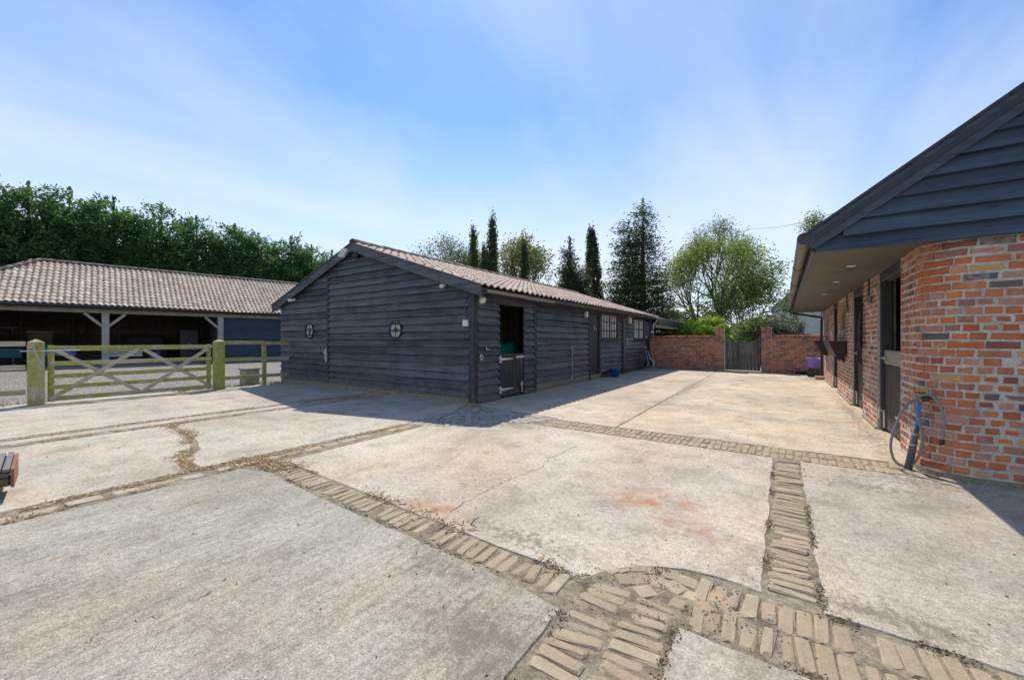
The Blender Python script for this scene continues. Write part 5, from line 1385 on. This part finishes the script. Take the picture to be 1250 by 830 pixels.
MB().tube(smooth([(hx + .1, hy + .05, .16), (hx + .3, hy + .1, .03), (hx + .6, hy + .5, .018), (hx + .75, hy + 1.1, .018)]), .013, 6).build('loose_hose', 'hose_pale', t, True)

# ------------------------------------------------------------------ open cart shed far left
la = math.radians(9.7); LU = Vector((math.sin(la), math.cos(la), 0)); LN = Vector((-math.cos(la), math.sin(la), 0)); LO = Vector((-28.2, 4.97, 0))
LM = frame_m(LO, LU, LN, (0, 0, 1))
lw = lambda t_, n_, z_: LM @ Vector((t_, n_, z_))
sh = thing('cart_shed', 'open-fronted cart shed with hipped grey pantile roof and oak posts', 'cart shed', tuple(lw(3, 3, 0)))
def lb(x0, x1, y0, y1, z0, z1, nm, mt, b=.012, par=None): return MB().cbox(x0, x1, y0, y1, z0, z1, b).xf(LM).build(nm, mt, par or sh)
T0, T1, RT0 = -5.45, 12.5, -2.33
lb(T0, T1, -.9, 6.2, -.2, -.02, 'shed_floor', 'floor')
lb(T0, T1, -.11, .11, 2.62, 2.83, 'beam', 'oak_y')
for t_ in (-4.76, 0, 4.74):
    lb(t_ - .135, t_ + .135, -.12, .12, -.05, 2.618, 'post', 'oak')
    for s in (-1, 1):
        if t_ > 4 and s > 0: continue
        MB().beam((t_ + s * .12, 0, 1.98), (t_ + s * .72, 0, 2.60), .10, .12).xf(LM).build('brace', 'oak', sh)
board_run(sh, 'blu', lambda a, z, o: lw(a, .03 - o, z), 4.90, T1, .05, 2.60, .165, None, seed=51)
lb(4.9, T1, .04, .12, -.05, 2.61, 'wall', 'blu')
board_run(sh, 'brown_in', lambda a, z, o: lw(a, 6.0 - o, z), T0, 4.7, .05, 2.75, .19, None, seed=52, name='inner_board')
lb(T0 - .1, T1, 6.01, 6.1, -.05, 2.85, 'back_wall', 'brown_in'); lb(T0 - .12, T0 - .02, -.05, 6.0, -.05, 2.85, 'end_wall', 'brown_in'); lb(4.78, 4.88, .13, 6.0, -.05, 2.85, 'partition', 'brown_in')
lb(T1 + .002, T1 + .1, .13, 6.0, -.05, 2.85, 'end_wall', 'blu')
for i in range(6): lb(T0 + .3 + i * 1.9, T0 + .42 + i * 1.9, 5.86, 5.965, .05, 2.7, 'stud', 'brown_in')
EN, EZ, RN, RZ2 = -.38, 2.965, 3.08, 5.33
run, rise = RN - EN, RZ2 - EZ; slen = math.hypot(run, rise); ET = RT0 - run
e1, e2, r1, r2 = lw(ET, EN, EZ), lw(T1 + .1, EN, EZ), lw(RT0, RN, RZ2), lw(T1 + .1, RN, RZ2)
b1, b2 = lw(ET, 2 * RN - EN, EZ), lw(T1 + .1, 2 * RN - EN, EZ)
dn = Vector((0, 0, -.07))
for poly in ((e1, e2, r2, r1), (b2, b1, r1, r2), (b1, e1, r1)): MB().prism(list(poly), dn).build('roof', 'fascia', sh)
tile_roof(sh, e1 + (-LN) * .05, LU, (LN * run + Vector((0, 0, rise))), T1 + .1 - ET, 13, 'tile2', gauge=slen / 13, limit=300, seed=61, lo=lambda h: run * h / slen)
tile_roof(sh, e1 - LU * .05, LN, (LU * run + Vector((0, 0, rise))), 2 * run, 13, 'tile2', gauge=slen / 13, limit=0, seed=62, lo=lambda h: run * h / slen, hi=lambda h: 2 * run - run * h / slen)
ridge_tiles(sh, r1 + Vector((0, 0, .05)), r2 + Vector((0, 0, .05)), 'ridge', .15)
ridge_tiles(sh, e1 + Vector((0, 0, .08)), r1 + Vector((0, 0, .07)), 'ridge', .15, name='hip_tile')
lb(ET, T1 + .1, EN - .02, EN + .01, EZ - .16, EZ - .01, 'fascia', 'fascia', .004)
m = MB(); 
for z, rr in ((EZ - .05, .07),): m.tube([(ET - .05, EN - .09, z), (T1 + .1, EN - .09, z)], rr, 10)
m.xf(LM).build('gutter', 'gutter', sh, True)

def lt(name, label, cat, t_, n_): return thing(name, label, cat, tuple(lw(t_, n_, 0)))
t = lt('work_table', 'trestle table under a bright blue tarpaulin in the open cart shed', 'table', -1.6, 1.5)
for a in (-2.1, -1.15):
    for b in (1.2, 1.8): lb(a - .03, a + .03, b - .03, b + .03, -.02, .50, 'leg', 'oak', .004, t)
lb(-2.2, -1.05, 1.1, 1.9, .502, .56, 'tabletop', 'oak_y', .006, t)
m = MB(); nn = 12
for i in range(nn):
    for j in range(nn):
        a, b = i / (nn - 1), j / (nn - 1); e = min(a, 1 - a, b, 1 - b) * 2
        m.v.append(Vector((-2.25 + 1.25 * a, 1.05 + .9 * b, .575 + min(1, e * 3) * .42 + .07 * mnoise.noise(Vector((a * 5, b * 5, 2))))))
for i in range(nn - 1):
    for j in range(nn - 1): m.f.append((i * nn + j, (i + 1) * nn + j, (i + 1) * nn + j + 1, i * nn + j + 1))
m.xf(LM); tag(m.build('tarpaulin', 'tarp_blue', None, True), 'bright blue tarpaulin humped over the trestle table in the cart shed', 'tarpaulin')
t = lt('feed_trough', 'long dark teal trough on legs at the left of the cart shed', 'trough', -3.4, 1)
m = MB(); m.prism([(-4.6, .75, .85), (-4.6, 1.45, .85), (-4.6, 1.3, .45), (-4.6, .9, .45)], (1.85, 0, 0)); m.xf(LM).build('body', 'teal', t)
lb(-4.64, -2.71, .70, .78, .80, .87, 'rim', 'teal', .01, t); lb(-4.64, -2.71, 1.42, 1.50, .80, .87, 'rim', 'teal', .01, t)
for a in (-4.4, -3.0):
    for b in (.95, 1.25): lb(a - .03, a + .03, b - .03, b + .03, -.02, .449, 'leg', 'black', .004, t)
t = lt('plywood_crate', 'pale timber crate standing at the back of the cart shed', 'crate', -2.3, 3.5)
lb(-2.75, -1.95, 3.3, 3.36, .0, 1.68, 'front_board', 'brown_in', .008, t); lb(-2.75, -1.95, 3.361, 3.95, .0, 1.62, 'body', 'pine', .01, t)
lb(-2.80, -1.90, 3.28, 4.0, 1.682, 1.72, 'lid', 'pine', .006, t)
t = lt('covered_machine', 'long dark covered machine against the back boards of the cart shed', 'machine', 1.8, 4.5)
m = MB(); nn = 16
for i in range(nn):
    for j in range(9):
        a, b = i / (nn - 1), j / 8; e = min(a * 1.2, (1 - a) * 1.2, b, 1 - b) * 2
        m.v.append(Vector((.65 + 2.2 * a, 4.0 + 1.2 * b, -.02 + min(1, e * 3.4) * (1.62 + .08 * mnoise.noise(Vector((a * 6, b * 3, 7)))))))
for i in range(nn - 1):
    for j in range(8): m.f.append((i * 9 + j, (i + 1) * 9 + j, (i + 1) * 9 + j + 1, i * 9 + j + 1))
m.xf(LM).build('cover', 'rubber', t, True)
t = lt('metal_trailer', 'low slatted grey metal trailer behind the cart shed post', 'trailer', .7, 1.9)
for k in range(4): lb(.05, 1.45, 1.55, 1.58, .42 + .11 * k, .49 + .11 * k, 'side_slat', 'steel', .004, t)
lb(.03, 1.47, 1.6, 2.6, .38, .42, 'bed', 'steel', .006, t)
for a in (.3, 1.2): MB().lathe((a, 1.52, .18), [(.05, .0), (.19, .0), (.20, .04), (.20, .10), (.10, .12)], 16, (0, 1, 0)).xf(LM).build('wheel', 'rubber', t, True)
for a in (.4, 1.1): lb(a - .03, a + .03, 1.7, 1.76, .18, .379, 'axle_post', 'black', .004, t)
t = lt('blue_drum', 'blue plastic drum low in the middle of the cart shed', 'drum', 2.0, 1.9)
MB().lathe((2.0, 1.9, -.02), [(.24, 0), (.26, .05), (.26, .30), (.27, .32), (.26, .34), (.25, .60), (.22, .64)], 20).xf(LM).build('barrel', 'blue', t, True); MB().lathe((1.9, 1.9, .62), [(.04, 0), (.04, .04)], 10).xf(LM).build('bung', 'black', t)
t = lt('tool_cabinet', 'tall dark cabinet beside the far post inside the cart shed', 'cabinet', 3.7, 3.1)
lb(3.2, 4.1, 2.9, 3.5, -.02, 1.9, 'carcass', 'fascia', .01, t)
for a in (3.215, 3.655): lb(a, a + .43, 2.875, 2.899, .05, 1.85, 'door', 'fascia', .006, t)
for a in (3.60, 3.70): lb(a - .012, a + .012, 2.85, 2.874, .9, 1.05, 'handle', 'steel', .003, t)
t = lt('coiled_rope', 'dark coil of rope hanging on the back boards of the cart shed', 'rope', -.95, 5.9)
for k in range(4): MB().tube([(-.95 + (.22 + .02 * k) * math.sin(a), 5.86 - .03 * k, 2.0 + (.42 + .03 * k) * math.cos(a)) for a in np.linspace(0, 2 * PI, 22)], .025, 6).xf(LM).build('coil', 'leather', t, True)
t = lt('wall_shelf', 'pale plank shelf on the back boards at the left of the cart shed', 'shelf', -3.6, 5.6)
lb(-5.2, -3.25, 5.35, 5.85, 1.90, 1.97, 'board', 'oak_y', .006, t)
for a in (-5.0, -3.5): MB().prism([(a, 5.84, 1.898), (a, 5.45, 1.898), (a, 5.84, 1.6)], (.04, 0, 0)).xf(LM).build('bracket', 'oak', t)

# ------------------------------------------------------------------ house, wire
hs = thing('house', 'pale rendered house with small dark windows beyond the garden wall', 'house', (2.5, 52, 0))
hp = Vector((FW[0], FW[1], 0)); hr = Vector((RT[0], RT[1], 0)); HO = hp * 42 + hr * (360 / FPX * 42)
HM = frame_m(HO, hr, hp, (0, 0, 1)) @ Matrix.Rotation(math.radians(-37), 4, 'Z')
MB().prism([(-3.0, 0, -.1), (3.5, 0, -.1), (3.5, 0, 4.75), (.25, 0, 7.9), (-3.0, 0, 4.75)], (0, 9, 0)).xf(HM).build('wall', 'render', hs)
for s in (1, -1):
    MB().prism([(.25, -.2, 7.96), (.25 + s * 3.5, -.2, 4.57), (.25 + s * 3.5, -.2, 4.71), (.25, -.2, 8.10)], (0, 9.5, 0)).xf(HM).build('roof', 'slate', hs)
    MB().prism([(.25, -.23, 7.94), (.25 + s * 3.5, -.23, 4.54), (.25 + s * 3.5, -.23, 4.72), (.25, -.23, 8.11)], (0, .03, 0)).xf(HM).build('bargeboard', 'white', hs)
for x, z0, z1, wd in ((-1.9, 4.35, 4.75, .55), (-1.02, 3.4, 4.45, .42), (1.6, 3.3, 4.4, .9)):
    wn = MB(); wn.box(x - wd / 2 - .06, x + wd / 2 + .06, -.05, -.002, z0 - .06, z1 + .06); wn = wn.xf(HM).build('window', 'white', hs)
    for k in (0, 1):
        a = x - wd / 2 + (wd / 2) * k + .02; MB().box(a, a + wd / 2 - .04, -.065, -.0505, z0, z1).xf(HM).build('pane', 'glass', wn)
MB().box(.0, .5, 5.5, 6.1, 7.4, 9.0).xf(HM).build('chimney', 'brick_old', hs)
t = thing('overhead_wire', 'thin overhead wire dipping from the big tree down to the stable roof', 'wire', (3.6, 12, 4.9))
A, B = Vector((-2.6, 38.5, 10.6)), Vector((3.62, 11.5, 4.86))
MB().tube([A.lerp(B, i / 16) - Vector((0, 0, .5 * math.sin(PI * i / 16))) for i in range(17)], .012, 5).build('wire', 'black', t)

# ------------------------------------------------------------------ trees
rt_ = random.Random(31)
i = 0; t_ = -10.5
while t_ < 18.5:
    p = lw(t_ + rt_.uniform(-.3, .3), 12.2 + rt_.uniform(-.5, .7), 0)
    conifer('leylandii_tree', 'bushy dark green conifer in the tall row behind the cart shed', (p.x, p.y), rt_.uniform(-.5, .6) + 12.3 - .085 * (t_ + 10), rt_.uniform(2.9, 3.6), 'l_ley', 1500, 32, 'ley', 100 + i, 'conifers in the row behind the cart shed', leaf=(.26, .12), power=.40)
    t_ += rt_.uniform(2.0, 2.6); i += 1
conifer('cypress_tree', 'mid green flame-shaped cypress, leftmost above the barn ridge', (-12.87, 15.43), 6.6, .62, 'l_cyp', 330, 26, 'col', 201, 'columnar cypresses behind the barn', leaf=(.16, .05), power=.75)
conifer('cypress_tree', 'shortest cypress, tucked between the flame-shaped one and the tallest one', (-12.45, 15.75), 5.75, .42, 'l_cyp', 200, 24, 'col', 202, 'columnar cypresses behind the barn', leaf=(.16, .05), power=.7)
conifer('cypress_tree', 'tallest and darkest narrow cypress above the barn ridge', (-12.09, 15.97), 7.15, .50, 'l_cyp_d', 380, 26, 'col', 203, 'columnar cypresses behind the barn', leaf=(.16, .05), power=.62)
conifer('cypress_tree', 'dark narrow cypress standing alone, rightmost above the barn ridge', (-11.83, 18.56), 6.35, .52, 'l_cyp_d', 300, 26, 'col', 204, 'columnar cypresses behind the barn', leaf=(.16, .05), power=.6)
conifer('juniper_tree', 'ragged many-tipped conifer behind the middle of the barn roof', (-12.43, 25.42), 8.4, 1.5, 'l_fir', 620, 24, 'ley', 205, leaf=(.22, .08), power=.85, double=(.9, .4, 6.8, .7, .4))
conifer('juniper_tree', 'thin crooked conifer with a knobbly top behind the barn roof', (-11.57, 28.42), 9.5, 1.0, 'l_fir', 480, 24, 'col', 206, leaf=(.22, .08), power=.5, lean=-.5)
conifer('fir_tree', 'tall twin-topped dark fir with layered boughs behind the barn end', (-7.55, 26.32), 10.3, 2.6, 'l_fir', 980, 26, 'fir', 207, leaf=(.20, .07), power=.82, double=(-1.0, -.45, 9.2, 2.3, .7))
broadleaf('ash_tree', 'tall airy tree with fine branching and sparse leaves beyond the garden gate', (-4.1, 38.2), 12.2, 5.6, 'l_wil', 301, leaf=(.16, .08), per=4, depth=6, trunk=.30, fork=.20, cl=.36, upright=.7)
broadleaf('lime_tree', 'yellow-green young tree in front of the tall airy one', (-4.6, 33.5), 9.6, 3.6, 'l_yel', 302, leaf=(.18, .10), per=5, depth=5, trunk=.16, fork=.22, cl=.34, upright=.8, stems=2)
broadleaf('ash_tree', 'tall loose green tree rising behind the pale house and stable eave', (3.04, 67.43), 18.6, 5.2, 'l_ash', 303, leaf=(.32, .19), per=9, depth=5, trunk=.18, fork=.24, cl=.5, upright=.8)
broadleaf('willow_tree', 'thin grey-green tree behind the barn ridge, left of the cypresses', (-21.0, 22.0), 9.6, 2.6, 'l_wil', 304, leaf=(.16, .09), per=7, depth=5, trunk=.14, fork=.22, cl=.36, upright=.8)
broadleaf('walnut_tree', 'thin tree with yellowing leaves behind the cypresses', (-17.2, 25.6), 9.6, 3.0, 'l_mix', 305, leaf=(.22, .12), per=3, depth=5, trunk=.14, fork=.22, cl=.30, upright=.85, stems=2)
broadleaf('ash_tree', 'lower loose green tree between the tall airy one and the pale house', (-2.2, 35.4), 7.6, 2.5, 'l_ash', 307, leaf=(.20, .11), per=7, depth=5, trunk=.13, fork=.22, cl=.36, upright=.5, stems=2)
broadleaf('ash_tree', 'leafy green tree behind the pale house, beside the loose tree over the stable eave', (8.43, 68.69), 16.5, 5.0, 'l_ash', 309, leaf=(.32, .19), per=8, depth=5, trunk=.14, fork=.18, cl=.40, upright=.6, stems=3)
bush('yellow_shrub', 'bright yellow-green shrub behind the wall left of the gate pier', (-3.75, 24.2), 3.25, 1.15, 'l_lime', 6500, 401, (.16, .10))
bush('yellow_shrub', 'smaller bright yellow-green shrub beside the gate pier', (-2.75, 23.0), 2.7, .75, 'l_lime', 3600, 402, (.15, .09))
bush('evergreen_shrub', 'big dark rounded shrub with bare grey twigs behind the plank gate', (-1.0, 24.9), 2.95, 1.45, 'l_bush', 10000, 403, (.15, .08), mat2='l_dead', frac=.42, lobes=14)
bush('evergreen_shrub', 'small dark green shrub beside the pale house wall', (.75, 24.6), 1.95, .55, 'l_bush', 2600, 404, (.15, .08))
bush('green_shrub', 'mid green shrub above the open lean-to roof', (-6.2, 31.5), 4.4, 1.9, 'l_ash', 7000, 405, (.2, .12))
bush('green_shrub', 'low mid green shrub under the tall airy tree', (-2.4, 33.0), 2.6, 1.7, 'l_ash', 6000, 406, (.2, .12))
# far hedgerow closing the view
q = np.random.default_rng(77); n = 26000
ang = q.uniform(-1.25, 1.0, n); hd = q.normal(96, 3, n); hh = (2.2 + 2.2 * np.array([mnoise.noise(Vector((a * 16, 1, 0))) for a in ang])) * q.random(n) ** .6 + .2
c = np.stack([np.sin(ang) * hd, np.cos(ang) * hd, hh], 1)
v, f = leaf_quads(c, q.normal(0, 1, (n, 3)), .9, .6, q)
o = np_mesh('distant_hedgerow', v, f, 'l_bush'); tag(o, 'low dark hedgerow along the far edge of the fields', 'hedge', None, 'stuff')
